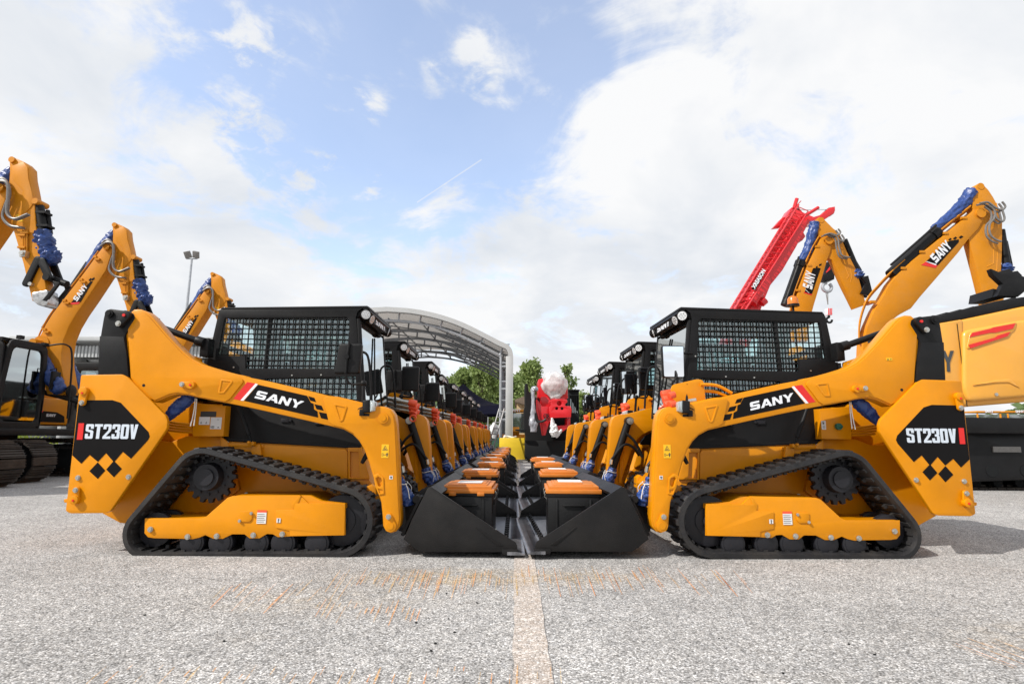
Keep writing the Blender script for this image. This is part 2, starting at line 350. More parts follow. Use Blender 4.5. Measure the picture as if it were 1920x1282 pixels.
# ------------------------------------------------------------------ lettering
GL = {
 'S': ([(0, 0), (1.0, 0), (1.12, .1), (1.12, .5), (1.0, .6), (.32, .6), (.32, .76), (1.08, .76), (1.08, 1), (.12, 1), (0, .9), (0, .48), (.12, .38), (.8, .38), (.8, .24), (0, .24)], 1.25),
 'A': ([(0, 0), (.34, 0), (.66, .70), (.80, .40), (.58, .40), (.49, .2), (.9, .2), (1.0, 0), (1.32, 0), (.84, 1), (.48, 1)], 1.38),
 'N': ([(0, 0), (.30, 0), (.30, .62), (.82, 0), (1.15, 0), (1.15, 1), (.85, 1), (.85, .38), (.33, 1), (0, 1)], 1.24),
 'Y': ([(.47, 0), (.79, 0), (.79, .42), (1.28, 1), (.92, 1), (.64, .64), (.36, 1), (0, 1), (.47, .42)], 1.28)}
CG = {
 'S': [[(.06, 0), (.44, 0), (.5, .06), (.5, .5), (.44, .57), (.18, .62), (.18, .83), (.32, .83), (.32, .68), (.5, .68), (.5, .94), (.44, 1), (.06, 1), (0, .94), (0, .56), (.06, .5), (.32, .43), (.32, .17), (.18, .17), (.18, .34), (0, .34), (0, .06)]],
 'T': [[(.15, 0), (.35, 0), (.35, .83), (.5, .83), (.5, 1), (0, 1), (0, .83), (.15, .83)]],
 '2': [[(0, 0), (.5, 0), (.5, .17), (.2, .17), (.46, .5), (.5, .6), (.5, .94), (.44, 1), (.06, 1), (0, .94), (0, .66), (.18, .66), (.18, .83), (.32, .83), (.32, .58), (0, .15)]],
 '3': [[(.06, 0), (.44, 0), (.5, .06), (.5, .46), (.44, .52), (.5, .58), (.5, .94), (.44, 1), (.06, 1), (0, .94), (0, .68), (.18, .68), (.18, .84), (.32, .84), (.32, .6), (.2, .6), (.2, .44), (.32, .44), (.32, .16), (.18, .16), (.18, .32), (0, .32), (0, .06)]],
 '0': [[(.06, 0), (.25, 0), (.25, .17), (.18, .17), (.18, .83), (.25, .83), (.25, 1), (.06, 1), (0, .94), (0, .06)], [(.25, 0), (.44, 0), (.5, .06), (.5, .94), (.44, 1), (.25, 1), (.25, .83), (.32, .83), (.32, .17), (.25, .17)]],
 'V': [[(.15, 0), (.35, 0), (.5, 1), (.31, 1), (.25, .42), (.19, 1), (0, 1)]]}
def brand(mb, o, u, v, h, w, th=.002, slant=0.16):
    """wide italic brand lettering, from o along u, total width w"""
    tot = sum(GL[c][1] for c in 'SANY') - .0; k = w / (tot + slant); x = 0
    for c in 'SANY':
        g, adv = GL[c]
        mb.shape([((x + px + slant * py) * k, py * h) for px, py in g], o, u, v, th); x += adv
def model_text(mb, o, u, v, h, w, th=.002):
    k = w / (6 * .56); x = 0
    for c in 'ST230V':
        for g in CG[c]: mb.shape([((x + px) * k, py * h) for px, py in g], o, u, v, th)
        x += .56
def print_text(mb, s, o, u, v, h, th=.0015, off=.01, sx=1.0, center=False):
    vs, fs = text_mesh(s, th / 2, off); k = h / .7
    u = Vector(u).normalized(); v = Vector(v).normalized(); n = u.cross(v)
    w = max(p[0] for p in vs) if vs else 0; dx = -w / 2 * k * sx if center else 0
    mb.basis([(p[0] * k * sx + dx, p[1] * k, p[2]) for p in vs], fs, Vector(o) + n * th / 2, u, v, n)

# ------------------------------------------------------------------ compact track loader
XS, D0, HW, PITCHY = 0.10, 4.54, 0.93, 1.93
YC = D0 + HW
def loc2(px, py, D): p = at(px, py, D); return (p.x - XS, p.z)
def T1(pts, D=D0): return [loc2(100 + x / 2.565, 560 + y / 2.565, D) for x, y in pts]
def T2(pts, D=D0): return [loc2(380 + x / 2.565, 560 + y / 2.565, D) for x, y in pts]
def T4(pts, D=D0): return [loc2(720 + x / 4.579, 780 + y / 4.579, D) for x, y in pts]
def T5(pts, D=D0): return [loc2(600 + x / 6.41, 570 + y / 6.41, D) for x, y in pts]
def ly(D): return D - YC
DARM, DCAB, DBODY = D0, D0 + .46, D0 + .42

def bolt(mb, x, y, z, r=.011, s=-1, h=.012):
    mb.tube([(x, y, z), (x, y + s * h * .4, z)], r * 1.35, 12); mb.tube([(x, y + s * h * .4, z), (x, y + s * h, z)], r, 6)
def bolts(lst, parent, mir, name='bolt'):
    for (x, y, z, r, h) in lst: mb = MB(); bolt(mb, x, y, z, r, h=h); mb.build(name, 'steel', parent, mirror=mir)
def scan(poly, c, axis):
    """intervals of a polygon along a line coordinate[axis] = c"""
    xs = []
    for i in range(len(poly)):
        a, b = poly[i], poly[(i + 1) % len(poly)]
        if (a[axis] - c) * (b[axis] - c) < 0:
            t = (c - a[axis]) / (b[axis] - a[axis]); xs.append(a[1 - axis] + t * (b[1 - axis] - a[1 - axis]))
    xs.sort(); return list(zip(xs[::2], xs[1::2]))
def grille(mb, poly, px, pz, w, y0, y1, skew=0.0):
    x0, x1 = min(p[0] for p in poly), max(p[0] for p in poly); z0, z1 = min(p[1] for p in poly), max(p[1] for p in poly)
    x = x0 + px * .6
    while x < x1:
        for a, b in scan(poly, x, 0): mb.box2((x - w / 2, y0, a), (x + w / 2, y1, b))
        x += px
    z = z0 + pz * .6
    while z < z1:
        for a, b in scan(poly, z, 1): mb.box2((a, y0 + .0015, z - w / 2), (b, y1 - .0015, z + w / 2))
        z += pz
def hull(circles, n=28):
    pts = []
    for (cx, cz, r) in circles:
        for k in range(n): pts.append((cx + r * math.cos(2 * math.pi * k / n), cz + r * math.sin(2 * math.pi * k / n)))
    pts = sorted(set(pts))
    def half(ps):
        h = []
        for p in ps:
            while len(h) > 1 and (h[-1][0] - h[-2][0]) * (p[1] - h[-2][1]) - (h[-1][1] - h[-2][1]) * (p[0] - h[-2][0]) <= 0: h.pop()
            h.append(p)
        return h
    a = half(pts); b = half(pts[::-1]); return a[:-1] + b[:-1]
def resample(path, step, closed=True):
    P = [Vector(p) for p in path]
    if closed: P.append(P[0])
    L = [0]
    for i in range(1, len(P)): L.append(L[-1] + (P[i] - P[i - 1]).length)
    n = int(round(L[-1] / step)); out = []; j = 0
    for k in range(n):
        s = L[-1] * k / n
        while L[j + 1] < s: j += 1
        t = (s - L[j]) / (L[j + 1] - L[j]); out.append((P[j].lerp(P[j + 1], t), (P[j + 1] - P[j]).normalized()))
    return out
def sleeve(mb, path, rs, n=30, seed=0, amp=.25):
    """crumpled plastic sleeve"""
    P = bez(path, 14); m = len(P); rings = []
    for i, p in enumerate(P):
        t = (P[min(i + 1, m - 1)] - P[max(i - 1, 0)]).normalized(); u = t.cross(Vector((.13, 1, .21))).normalized(); w = t.cross(u)
        f = i / (m - 1) * (len(rs) - 1); j = min(int(f), len(rs) - 2); r = rs[j] + (rs[j + 1] - rs[j]) * (f - j)
        ring = []
        for k in range(n):
            a = 2 * math.pi * k / n; d = u * math.cos(a) + w * math.sin(a)
            q = 1 + amp * .7 * noise.noise(Vector((math.cos(a) * 2.0, math.sin(a) * 2.0, i * .22 + seed * 7))) - amp * 1.6 * abs(noise.noise(Vector((math.cos(a + i * .03) * 3.2, math.sin(a + i * .03) * 3.2, i * .17 + seed * 3.3)))) - amp * .35 * abs(noise.noise(Vector((math.cos(a) * 7, math.sin(a) * 7, i * .4 + seed)))) + amp * .35
            ring.append(p + d * r * q)
        rings.append(ring)
    vs = [v for g in rings for v in g]; fs = [(i * n + k, i * n + (k + 1) % n, (i + 1) * n + (k + 1) % n, (i + 1) * n + k) for i in range(m - 1) for k in range(n)]
    fs.append(tuple(range(n))[::-1]); fs.append(tuple((m - 1) * n + k for k in range(n)))
    mb.raw(vs, fs)
def warn_label(parent, x, z, yf, s, w=.058, h=.105, rd=1):
    """yellow warning label: a triangle pictogram over a keep-distance pictogram"""
    u = (1, 0, 0) if s < 0 else (-1, 0, 0); sg = 1 if s < 0 else -1
    mb = MB(); mb.m = 0
    mb.shape([(-w / 2, 0), (w / 2, 0), (w / 2, h), (-w / 2, h)], (x, yf, z), u, (0, 0, 1), .0015, rnd=.004)
    mb.m = 1; k = w / .058; o = Vector((x, yf + s * .0016, z)); U = Vector(u)
    T = lambda ps: [(a * k, b * k) for a, b in ps]
    mb.shape(T([(-.021, .058), (.021, .058), (0, .096)]), o, u, (0, 0, 1), .001, holes=[T([(-.016, .061), (.016, .061), (0, .090)])])
    mb.shape(T([(-.009, .063), (-.003, .070), (-.006, .076), (-.001, .077), (.003, .070), (.010, .064), (.004, .064), (0, .067), (-.003, .063)]), o, u, (0, 0, 1), .001)
    mb.shape(T([(-.024, .014), (-.012, .014), (-.012, .036), (-.024, .036)]), o, u, (0, 0, 1), .001, holes=[T([(-.022, .016), (-.014, .016), (-.014, .034), (-.022, .034)])])
    mb.shape(T([(-.010, .024), (-.005, .028), (-.005, .025), (.003, .025), (.003, .028), (.008, .024), (.003, .020), (.003, .023), (-.005, .023), (-.005, .020)]), o, u, (0, 0, 1), .001)
    mb.shape(T([(.013, .010), (.016, .010), (.017, .020), (.018, .010), (.021, .010), (.022, .030), (.026, .024), (.024, .034), (.010, .034), (.008, .024), (.012, .030)]), o, u, (0, 0, 1), .001)
    mb.shape([(.017 * k + .0035 * k * math.cos(a), .039 * k + .0035 * k * math.sin(a)) for a in [i * .785 for i in range(8)]], o, u, (0, 0, 1), .001)
    return mb.build('warning_label', ['yellow', 'ink'], parent)

def make_loader():
    root = empty('compact_track_loader')
    yb = ly(DBODY)                                             # body side plane (near)
    # ---- chassis
    mb = MB()
    prof = T1([(200, 640), (235, 1032), (320, 1078), (420, 1085)], DBODY) + T2([(800, 1085), (848, 1045), (850, 930), (800, 870), (770, 720), (740, 715), (115, 683), (100, 655)], DBODY) + T1([(640, 660), (560, 690)], DBODY)
    mb.plate(prof, yb, -yb, .008)
    mb.plate(T1([(180, 392), (340, 380), (480, 400), (660, 505), (830, 505), (818, 662), (560, 690), (200, 650)], DBODY), yb + .05, -yb - .05, .01)
    ch = mb.build('chassis', 'orange', root)
    # rear dark engine door with hood
    mb = MB()
    mb.plate(T1([(120, 395), (330, 375), (560, 420), (640, 470), (500, 500), (150, 470)], DBODY), yb + .12, -yb - .12, .015)
    q = T1([(95, 448), (122, 436), (64, 925), (40, 917)]); mb.plate(q, -.74, .74, .012)
    mb.build('engine_door', 'black', root)
    mb = MB()                                                   # muffler and hydraulics behind the cab
    c = T1([(700, 290)], DBODY)[0]
    mb.cyl((c[0], -.22, c[1]), (c[0], .22, c[1]), .085, 20); mb.box((c[0] + .02, 0, c[1] - .02), (.12, .7, .1)); mb.box((c[0] - .05, 0, c[1] - .11), (.4, .8, .12))
    for k in range(5): mb.tube(bez([(c[0] - .05, -.3 + k * .03, c[1] - .06), (c[0], -.3 + k * .03, c[1] + .05), (c[0] + .1, -.28 + k * .03, c[1] - .02)], 5), .008, 6)
    mb.build('muffler', 'black', root)
    for s in (-1, 1):
        mir = s > 0
        # ---- body side: lower panel, fender recess, tower, stake
        mb = MB()
        mb.plate(T2([(112, 690), (690, 722), (700, 735), (700, 880), (685, 895), (500, 880), (250, 800), (112, 780)], DBODY), yb - .022, yb, .006)
        mb.plate(T2([(702, 715), (765, 715), (803, 855), (803, 866), (702, 866)], DBODY), yb - .022, yb, .004, holes=[T2([(712, 735), (752, 735), (757, 858), (712, 858)], DBODY)])
        mb.plate(T2([(785, 905), (830, 885), (850, 900), (850, 1048), (800, 1040)], DBODY), yb - .12, yb, .01)
        mb.plate(T2([(110, 690), (300, 700), (300, 718), (110, 708)], DBODY), yb - .03, yb - .022, .002)
        mb.plate(T2([(250, 700), (290, 700), (300, 785), (265, 800), (248, 780)], DBODY), yb - .06, yb - .022, .004)
        mb.plate(T1([(815, 660), (850, 690), (905, 915), (850, 955), (820, 940)], DBODY), yb - .04, yb, .005)
        bpn = mb.build('body_panel', 'orange', root, mirror=mir)
        bolts([(x, yb - .024, z, .013, .012) for (x, z) in T2([(124, 694), (345, 805), (681, 883), (138, 920), (217, 938)], DBODY)], bpn, mir)
        # black side door
        mb = MB()
        mb.plate(T2([(98, 440), (300, 500), (600, 560), (720, 640), (762, 700), (762, 716), (690, 716), (98, 682)], DBODY), yb - .012, yb + .01, .004, rnd=.01)
        mb.plate(T2([(98, 668), (690, 702), (762, 704), (762, 716), (690, 716), (98, 682)], DBODY), yb - .020, yb - .012, .002)
        sd = mb.build('side_door', 'black', root, mirror=mir)
        x, z = T2([(400, 585)], DBODY)[0]; mb = MB(); mb.box((x, yb - .018, z), (.07, .012, .03)); mb.cyl((x + .05, yb - .012, z), (x + .05, yb - .03, z), .012, 10); mb.build('door_latch', 'rubber2', sd, bevel=.002, mirror=mir)
        for (xx, zz) in T2([(150, 500), (560, 600)], DBODY): mb = MB(); mb.cyl((xx - .03, yb - .016, zz), (xx + .03, yb - .016, zz), .010, 10); mb.build('hinge', 'rubber2', sd, mirror=mir)
        mb = MB()
        a, b = T2([(200, 520), (248, 655)], DBODY); c = T2([(258, 690)], DBODY)[0]
        mb.cyl((a[0], yb - .10, a[1]), (b[0], yb - .10, b[1]), .018, 14); mb.cyl((b[0], yb - .10, b[1]), (c[0], yb - .10, c[1]), .009, 10)
        mb.build('gas_strut', ['black'], root, mirror=mir)
        mb = MB(); mb.box((c[0], yb - .08, c[1] - .01), (.05, .05, .03)); mb.cyl((c[0] - .01, yb - .13, c[1]), (c[0] - .01, yb - .06, c[1]), .012)
        mb.build('strut_bracket', 'orange', root, bevel=.003, mirror=mir)
        # ---- rear side box (label plate on the right side, filler cap on the left side)
        yl = yb - .10
        mb = MB(); mb.plate(T1([(665, 500), (830, 515), (818, 662), (668, 662)], DBODY - .1), yl, yb + .05, .008)
        rb = mb.build('side_box', 'orange', root, mirror=mir)
        u = (1, 0, 0) if s < 0 else (-1, 0, 0)
        def P(x, y): q = T1([(x, y)], DBODY - .1)[0]; return q[0], (yl - .002) * (1 if s < 0 else -1), q[1]
        if s < 0:
            mb = MB()
            for (x0, y0, x1, y1) in ((700, 605, 755, 568), (754, 626, 812, 570)):
                a, b = P(x0, y0), P(x1, y1); mb.m = 0; mb.shape([(0, 0), (b[0] - a[0], 0), (b[0] - a[0], b[2] - a[2]), (0, b[2] - a[2])], a, u, (0, 0, 1), .002)
            mb.m = 1
            a = P(756, 622); print_text(mb, '103', (a[0], a[1] - .003, a[2]), u, (0, 0, 1), .020, sx=.8); a = P(790, 620); print_text(mb, 'dB', (a[0], a[1] - .003, a[2]), u, (0, 0, 1), .009)
            a = P(790, 582); print_text(mb, 'Lwa', (a[0], a[1] - .003, a[2]), u, (0, 0, 1), .006)
            for xx in (708, 733): a = P(xx, 600); mb.shape([(0, 0), (.013, 0), (.007, .02)], (a[0], a[1] - .003, a[2]), u, (0, 0, 1), .001, holes=[[(.003, .003), (.010, .003), (.0065, .015)]])
            mb.build('noise_label', ['paper', 'ink'], rb); mb = MB(); mb.m = 1; a, b = P(708, 567), P(785, 542); mb.shape([(0, 0), (b[0] - a[0], 0), (b[0] - a[0], b[2] - a[2]), (0, b[2] - a[2])], a, u, (0, 0, 1), .002)
            mb.build('type_plate', ['paper', 'ink'], rb)
        else:
            mb = MB(); a = P(805, 600); mb.cyl((a[0] - .115, a[1], a[2] - .0), (a[0] - .115, a[1] + .03, a[2]), .028, 20); mb.box((a[0] - .115, a[1] + .035, a[2]), (.05, .012, .012)); mb.build('filler_cap', 'green', rb, bevel=.002)
            mb = MB(); mb.m = 0; a = P(807, 615); mb.shape([(-.03, 0), (.008, 0), (.008, .075), (-.03, .075)], (a[0] - .01, a[1], a[2]), u, (0, 0, 1), .002)
            mb.m = 1; mb.shape([(-.020, .045), (-.006, .045), (-.006, .07), (-.020, .07)], (a[0] - .01, a[1] + .003, a[2]), u, (0, 0, 1), .001, holes=[[(-.017, .058), (-.009, .058), (-.009, .067), (-.017, .067)]])
            for k in range(4): mb.shape([(-.022, .010 + k * .007), (0, .010 + k * .007), (0, .012 + k * .007), (-.022, .012 + k * .007)], (a[0] - .01, a[1] + .003, a[2]), u, (0, 0, 1), .001)
            mb.build('fuel_label', ['paper', 'ink'], rb)
        # ---- rear side plate with the model number
        y0 = -HW
        P0 = T1([(132, 366), (330, 363), (356, 376), (540, 562), (549, 590), (545, 625), (272, 1022), (248, 1030), (80, 1032), (58, 1020)])
        mb = MB(); mb.plate(P0, y0, y0 + .035, .006, rnd=.012); mb.plate([(x + .01, z) for x, z in T1([(132, 370), (160, 370), (90, 1025), (62, 1020)])], y0 + .03, -.5, .004)
        mb.plate(T1([(60, 960), (100, 955), (100, 985), (36, 982), (34, 966)]), y0 + .03, y0 + .06, .005, rnd=.006)
        rp = mb.build('rear_side_plate', 'orange', root, mirror=mir)
        mb = MB(); th = .0025
        dec = T1([(124, 488), (285, 487), (325, 500), (458, 640), (464, 662), (455, 680), (374, 768), (335, 735), (292, 785), (254, 741), (215, 783), (175, 750), (135, 792), (92, 752)])
        mb.m = 0; mb.plate(dec, y0 - th, y0 - .0002, 0)
        for d in ([(214, 786), (250, 825), (214, 865), (174, 828)], [(292, 778), (330, 817), (292, 857), (255, 820)]): mb.plate(T1(d), y0 - th, y0 - .0002, 0)
        if s > 0: mb.v = [(x, -y, z) for x, y, z in mb.v]; mb.f = [f[::-1] for f in mb.f]
        a, b, t = T1([(152, 672), (408, 672), (152, 602)])
        mb.m = 1; yy = (y0 - th - .0003) * (1 if s < 0 else -1)
        h = t[1] - a[1]; w = b[0] - a[0]
        model_text(mb, ((a[0] if s < 0 else b[0]), yy, a[1]), u, (0, 0, 1), h, w)
        mb.m = 2; rr = T1([(124, 598), (150, 598), (142, 677), (115, 677)])
        v0 = len(mb.v); mb.plate(rr, y0 - th - .003, y0 - th - .0003, 0)
        if s > 0: mb.v[v0:] = [(x, -y, z) for x, y, z in mb.v[v0:]]
        mb.build('model_decal', ['decal', 'silver', 'red'], rp)
        mb = MB()
        for ps in ([(155, 445), (147, 500)], [(112, 965), (118, 918)]):
            a, b = T1(ps); r = .034
            mb = MB(); mb.cyl((a[0], y0 + .01, a[1]), (a[0], y0 - .035, a[1]), r); mb.plate([(p[0], p[1]) for p in hull([(a[0], a[1], .030), (b[0], b[1], .024)])], y0 - .022, y0 - .002, .003)
            mb.build('pin_boss', 'orange', rp, bevel=.003, mirror=mir)
        bolts([(x, y0 - k, z, .015, .016) for (x, z), k in zip(T1([(147, 500), (118, 918), (363, 856), (120, 860)]), (.021, .021, 0, 0))], rp, mir)
        for (x, z) in T1([(155, 455), (112, 967)]): mb = MB(); mb.cyl((x, y0 - .03, z), (x, y0 - .042, z), .008, 10); mb.build('grease_cap', 'red', rp, mirror=mir)
        # ---- rear link (black) and its pins
        LK = T1([(262, 45), (360, 58), (382, 70), (387, 92), (352, 145), (334, 178), (345, 250), (356, 380), (356, 420), (208, 420), (212, 300), (218, 175), (232, 92), (240, 60)])
        mb = MB(); mb.plate(LK, y0 + .02, y0 + .14, .008, rnd=.012)
        mb.plate(T1([(218, 178), (332, 182), (345, 250), (356, 380), (208, 380)]), y0 + .012, y0 + .02, .002)
        x, z = T1([(264, 70)])[0]; mb.cyl((x, y0 + .02, z), (x, y0 + .005, z), .032, 20); mb.cyl((x, y0 + .02, z), (x, y0 - .004, z), .018, 16)
        a, b = T1([(350, 82), (322, 122)])
        mb.plate(hull([(a[0], a[1], .042), (b[0], b[1], .028)]), y0 - .022, y0 + .02, .004)
        lk = mb.build('rear_link', 'black', root, mirror=mir)
        mb = MB(); mb.m = 0; bolt(mb, b[0], y0 - .02, b[1], .017, h=.018); mb.build('bolt', 'steel', lk, mirror=mir); mb = MB(); mb.cyl((a[0], y0 - .02, a[1]), (a[0], y0 - .032, a[1]), .012, 12)
        mb.build('grease_cap', 'red', lk, mirror=mir)
        # ---- lift arm
        A1 = T1([(342, 72), (375, 47), (405, 46), (432, 56), (455, 75), (490, 115), (530, 163), (570, 208), (610, 248), (650, 283), (700, 311), (760, 330), (830, 350), (880, 362), (905, 366)])
        A2 = T2([(198, 373), (300, 393), (450, 428), (600, 465), (640, 468), (740, 492), (800, 508), (835, 515), (870, 517), (900, 530), (918, 555), (926, 600), (935, 750), (940, 900), (949, 1060), (945, 1095), (925, 1122), (900, 1130), (875, 1120), (862, 1095), (860, 1050), (853, 980), (830, 905), (812, 850), (795, 790), (770, 722), (745, 682), (715, 652), (670, 627), (600, 610), (450, 575), (300, 541), (200, 519), (105, 500)])
        A3 = T1([(808, 498), (750, 487), (690, 475), (640, 463), (590, 457), (550, 465), (475, 497), (420, 470), (357, 378), (350, 300), (340, 230), (334, 150), (334, 105)])
        yo, yi = y0 + .035, y0 + .15
        mb = MB(); mb.plate(A1 + A2 + A3, yo, yi, .009)
        # raised rear casting and front casting
        mb.plate(T1([(345, 80), (378, 52), (405, 52), (430, 64), (455, 88), (530, 175), (610, 260), (650, 293), (700, 321), (830, 358), (882, 370), (903, 386), (905, 400), (842, 480), (820, 494), (806, 492), (690, 470), (640, 457), (590, 450), (550, 457), (478, 488), (425, 465), (362, 378)]), y0 + .022, y0 + .036, .006)
        mb.plate(T2([(575, 480), (588, 468), (605, 469), (640, 473), (740, 496), (835, 520), (868, 522), (896, 535), (912, 560), (920, 600), (934, 900), (943, 1060), (938, 1092), (922, 1116), (900, 1124), (878, 1114), (868, 1092), (866, 1050), (858, 978), (835, 903), (802, 785), (776, 716), (750, 676), (718, 645), (672, 620), (622, 608), (600, 590)]), y0 + .022, y0 + .036, .006, holes=[T2([(834, 865), (840, 858), (852, 862), (858, 875), (858, 895), (850, 903), (842, 900)])])
        # trapezoid stiffeners
        mb.plate(T1([(800, 385), (855, 392), (858, 400), (815, 455), (788, 455), (785, 448)]), y0 + .016, y0 + .024, .004, holes=[T1([(806, 394), (846, 399), (812, 446), (795, 446)])], rnd=.008)
        mb.plate(T2([(628, 503), (690, 515), (692, 522), (672, 585), (660, 592), (650, 585), (625, 510)]), y0 + .016, y0 + .024, .004, holes=[T2([(637, 513), (682, 522), (663, 580), (657, 580)])], rnd=.006)
        mb.plate(T2([(818, 850), (842, 838), (868, 860), (872, 940), (845, 945), (828, 905)]), y0 + .014, y0 + .024, .005, holes=[T2([(830, 865), (840, 855), (855, 862), (860, 875), (860, 895), (850, 903), (842, 900)]), T2([(842, 915), (862, 918), (862, 932), (848, 935)])], rnd=.006)
        for (x, z, r) in [(*T2([(866, 573)])[0], .042), (*T2([(900, 1092)])[0], .045)]:
            mb.cyl((x, y0 + .03, z), (x, y0 + .008, z), r, 22); mb.cyl((x, y0 + .01, z), (x, y0 + .002, z), r * .6, 20)
        a, b = T2([(893, 1048), (900, 1092)]); mb.plate(hull([(a[0], a[1], .026), (b[0], b[1], .040)]), y0 + .006, y0 + .024, .003)
        a, b = T1([(618, 411), (663, 415)]); mb.plate(hull([(a[0], a[1], .022), (b[0], b[1], .030)]), y0 + .002, y0 + .024, .004); mb.cyl((b[0], y0 + .01, b[1]), (b[0], y0 - .012, b[1]), .028, 18)
        # inner ribs at the front of the arm
        for k in range(4): mb.tube([(T2([(870, 600)])[0][0] - .03 - k * .012, yi + .012, .95), (T2([(890, 950)])[0][0] - .04 - k * .008, yi + .012, .42)], .006, 6)
        am = mb.build('lift_arm', 'orange', root, mirror=mir)
        bolts([(x, yy, z, .015, .018) for (x, z), yy in zip(T2([(893, 1048)]) + T1([(618, 411)]), (y0 + .006, y0 + .004))], am, mir)
        x, z = T1([(426, 415)])[0]; mb = MB(); mb.cyl((x, y0 + .024, z), (x, y0 + .0205, z), .012, 16); mb.build('hole', 'dark', am, mirror=mir)
        x, z = T1([(663, 415)])[0]; mb = MB(); mb.cyl((x, y0 - .01, z), (x, y0 - .020, z), .009, 12); mb.build('grease_cap', 'red', am, mirror=mir)
        # brand decal
        ya = yo; mb = MB()
        mb.m = 0; mb.plate(T2([(258, 411), (495, 465), (512, 497), (526, 503), (528, 530), (545, 540), (548, 570), (190, 489)]), ya - .002, ya - .0002)
        for d in ([(500, 466), (530, 475), (538, 495), (510, 488)], [(530, 505), (565, 513), (575, 537), (540, 529)], [(552, 543), (595, 552), (607, 583), (562, 573)]): mb.plate(T2(d), ya - .002, ya - .0002)
        mb.m = 2; mb.plate(T2([(205, 398), (245, 405), (172, 487), (137, 480)]), ya - .002, ya - .0002)
        mb.m = 1; mb.plate(T2([(245, 405), (257, 409), (186, 489), (172, 487)]), ya - .002, ya - .0002)
        if s > 0: mb.v = [(x, -y, z) for x, y, z in mb.v]; mb.f = [f[::-1] for f in mb.f]
        a, b, t = T2([(240, 475), (458, 527), (255, 435)])
        yy = (ya - .0024) * (1 if s < 0 else -1)
        d = Vector((b[0] - a[0], 0, b[1] - a[1])); hgt = .064
        if s < 0: brand(mb, (a[0], yy, a[1]), d, Vector((-d.z, 0, d.x)), hgt, d.length * 1.06)
        else: brand(mb, (b[0] + .005, yy, b[1] - .002), -d, Vector((-d.z, 0, d.x)), hgt, d.length * 1.02)
        mb.build('brand_decal', ['decal', 'white', 'red'], am)
        x, z = T2([(873, 765)])[0]; warn_label(am, x, z, (y0 + .021) * (1 if s < 0 else -1), s)
        x, z = T2([(903, 868)])[0]; mb = MB(); mb.m = 0
        mb.shape([(-.013, 0), (.013, 0), (.013, .028), (-.013, .028)], (x, (y0 + .021) * (1 if s < 0 else -1), z), u, (0, 0, 1), .0015)
        mb.m = 1; mb.shape([(-.008, .022), (.008, .022), (.006, .008), (0, .004), (-.006, .008)], (x, (y0 + .019) * (1 if s < 0 else -1), z), u, (0, 0, 1), .001, holes=[[(-.004, .016), (.004, .016), (.003, .010), (-.003, .010)]])
        mb.build('tie_down_label', ['paper', 'ink'], am)
        if s > 0:
            x, z = T1([(470, 272)])[0]; mb = MB(); mb.m = 0; mb.shape([(-.04, 0), (.012, 0), (.012, .024), (-.04, .024)], (x + .02, -(y0 + .021), z), u, (0, 0, 1), .0015)
            mb.m = 1; mb.shape([(-.034, .004), (-.018, .004), (-.026, .020)], (x + .02, -(y0 + .019), z), u, (0, 0, 1), .001, holes=[[(-.031, .006), (-.021, .006), (-.026, .016)]]); mb.shape([(-.006, .005), (0, .02), (.004, .018), (-.002, .005)], (x + .02, -(y0 + .019), z), u, (0, 0, 1), .001)
            mb.build('caution_label', ['yellow', 'ink'], am)
        # ---- black lift rod on top (from the rear link to the body behind the cab)
        mb = MB(); a, b = T1([(400, 95), (700, 205)], DBODY - .1)
        yy = yb - .1; mb.cyl((a[0], yy, a[1]), (b[0], yy, b[1]), .028, 16); mb.cyl((b[0] - .02, yy, b[1] + .008), (b[0] + .05, yy, b[1] - .012), .042, 14); mb.box((b[0] + .05, yy + .05, b[1] - .05), (.07, .1, .16))
        mb.build('control_link', 'black', root, bevel=.003, mirror=mir)
        mb = MB(); mb.plate(T1([(640, 272), (665, 268), (735, 292), (735, 315), (690, 320), (640, 300)], DBODY), yb - .09, yb - .06, .004, rnd=.01)
        lug = mb.build('arm_lug', 'orange', root, mirror=mir)
        bolts([(x, yb - .09, z, .013, .012) for (x, z) in T1([(656, 284), (710, 304)], DBODY)], lug, mir)
        # ---- lift cylinder with blue sleeve under the arm
        mb = MB(); a, b = T1([(660, 470), (540, 580)], DBODY - .25); yy = ly(DBODY - .25)
        sleeve(mb, [(a[0], yy, a[1]), ((a[0] + b[0]) / 2, yy, (a[1] + b[1]) / 2 + .01), (b[0], yy, b[1])], [.045, .055, .05, .03], seed=3 + s)
        lc = MB(); c = T1([(420, 690)], DBODY - .25)[0]; lc.cyl((b[0] + .03, yy, b[1] + .03), (c[0], yy, c[1]), .03, 14)
        lco = lc.build('lift_cylinder', 'black', root, mirror=mir); mb.build('protective_sleeve', 'blue', lco, mirror=mir, angle=180)
        mb = MB()
        for p in ([(683, 478), (676, 540), (660, 612)], [(690, 480), (684, 545), (676, 610)]):
            q = T1(p, DBODY - .28); mb.tube(bez([(x, ly(DBODY - .28), z) for x, z in q], 6), .004, 6)
        mb.build('cord', 'cord', lco, mirror=mir)
        mb = MB()
        for k in range(4):
            q = T1([(540, 590 + k * 14), (600, 600 + k * 13), (665, 605 + k * 12)], DBODY - .1); mb.tube([(x, ly(DBODY - .1) + k * .01, z) for x, z in q], .010, 8)
        mb.build('hydraulic_pipes', 'orange', root, mirror=mir)
        # ---- undercarriage
        yt0, yt1 = y0 + .0, y0 + .42
        cs, cr, cf = T1([(700, 862), (450, 1126)]) + T2([(652, 1074)]); k1 = abs(T1([(0, 900)])[0][0] - T1([(100, 900)])[0][0]) / 100
        sag = T2([(330, 830)])[0]
        circ = [(cs[0], cs[1], 118 * k1), (cr[0], cr[1], 96 * k1), (cf[0], cf[1], 140 * k1)]
        path = resample(hull(circ, 48), .028); n = len(path)
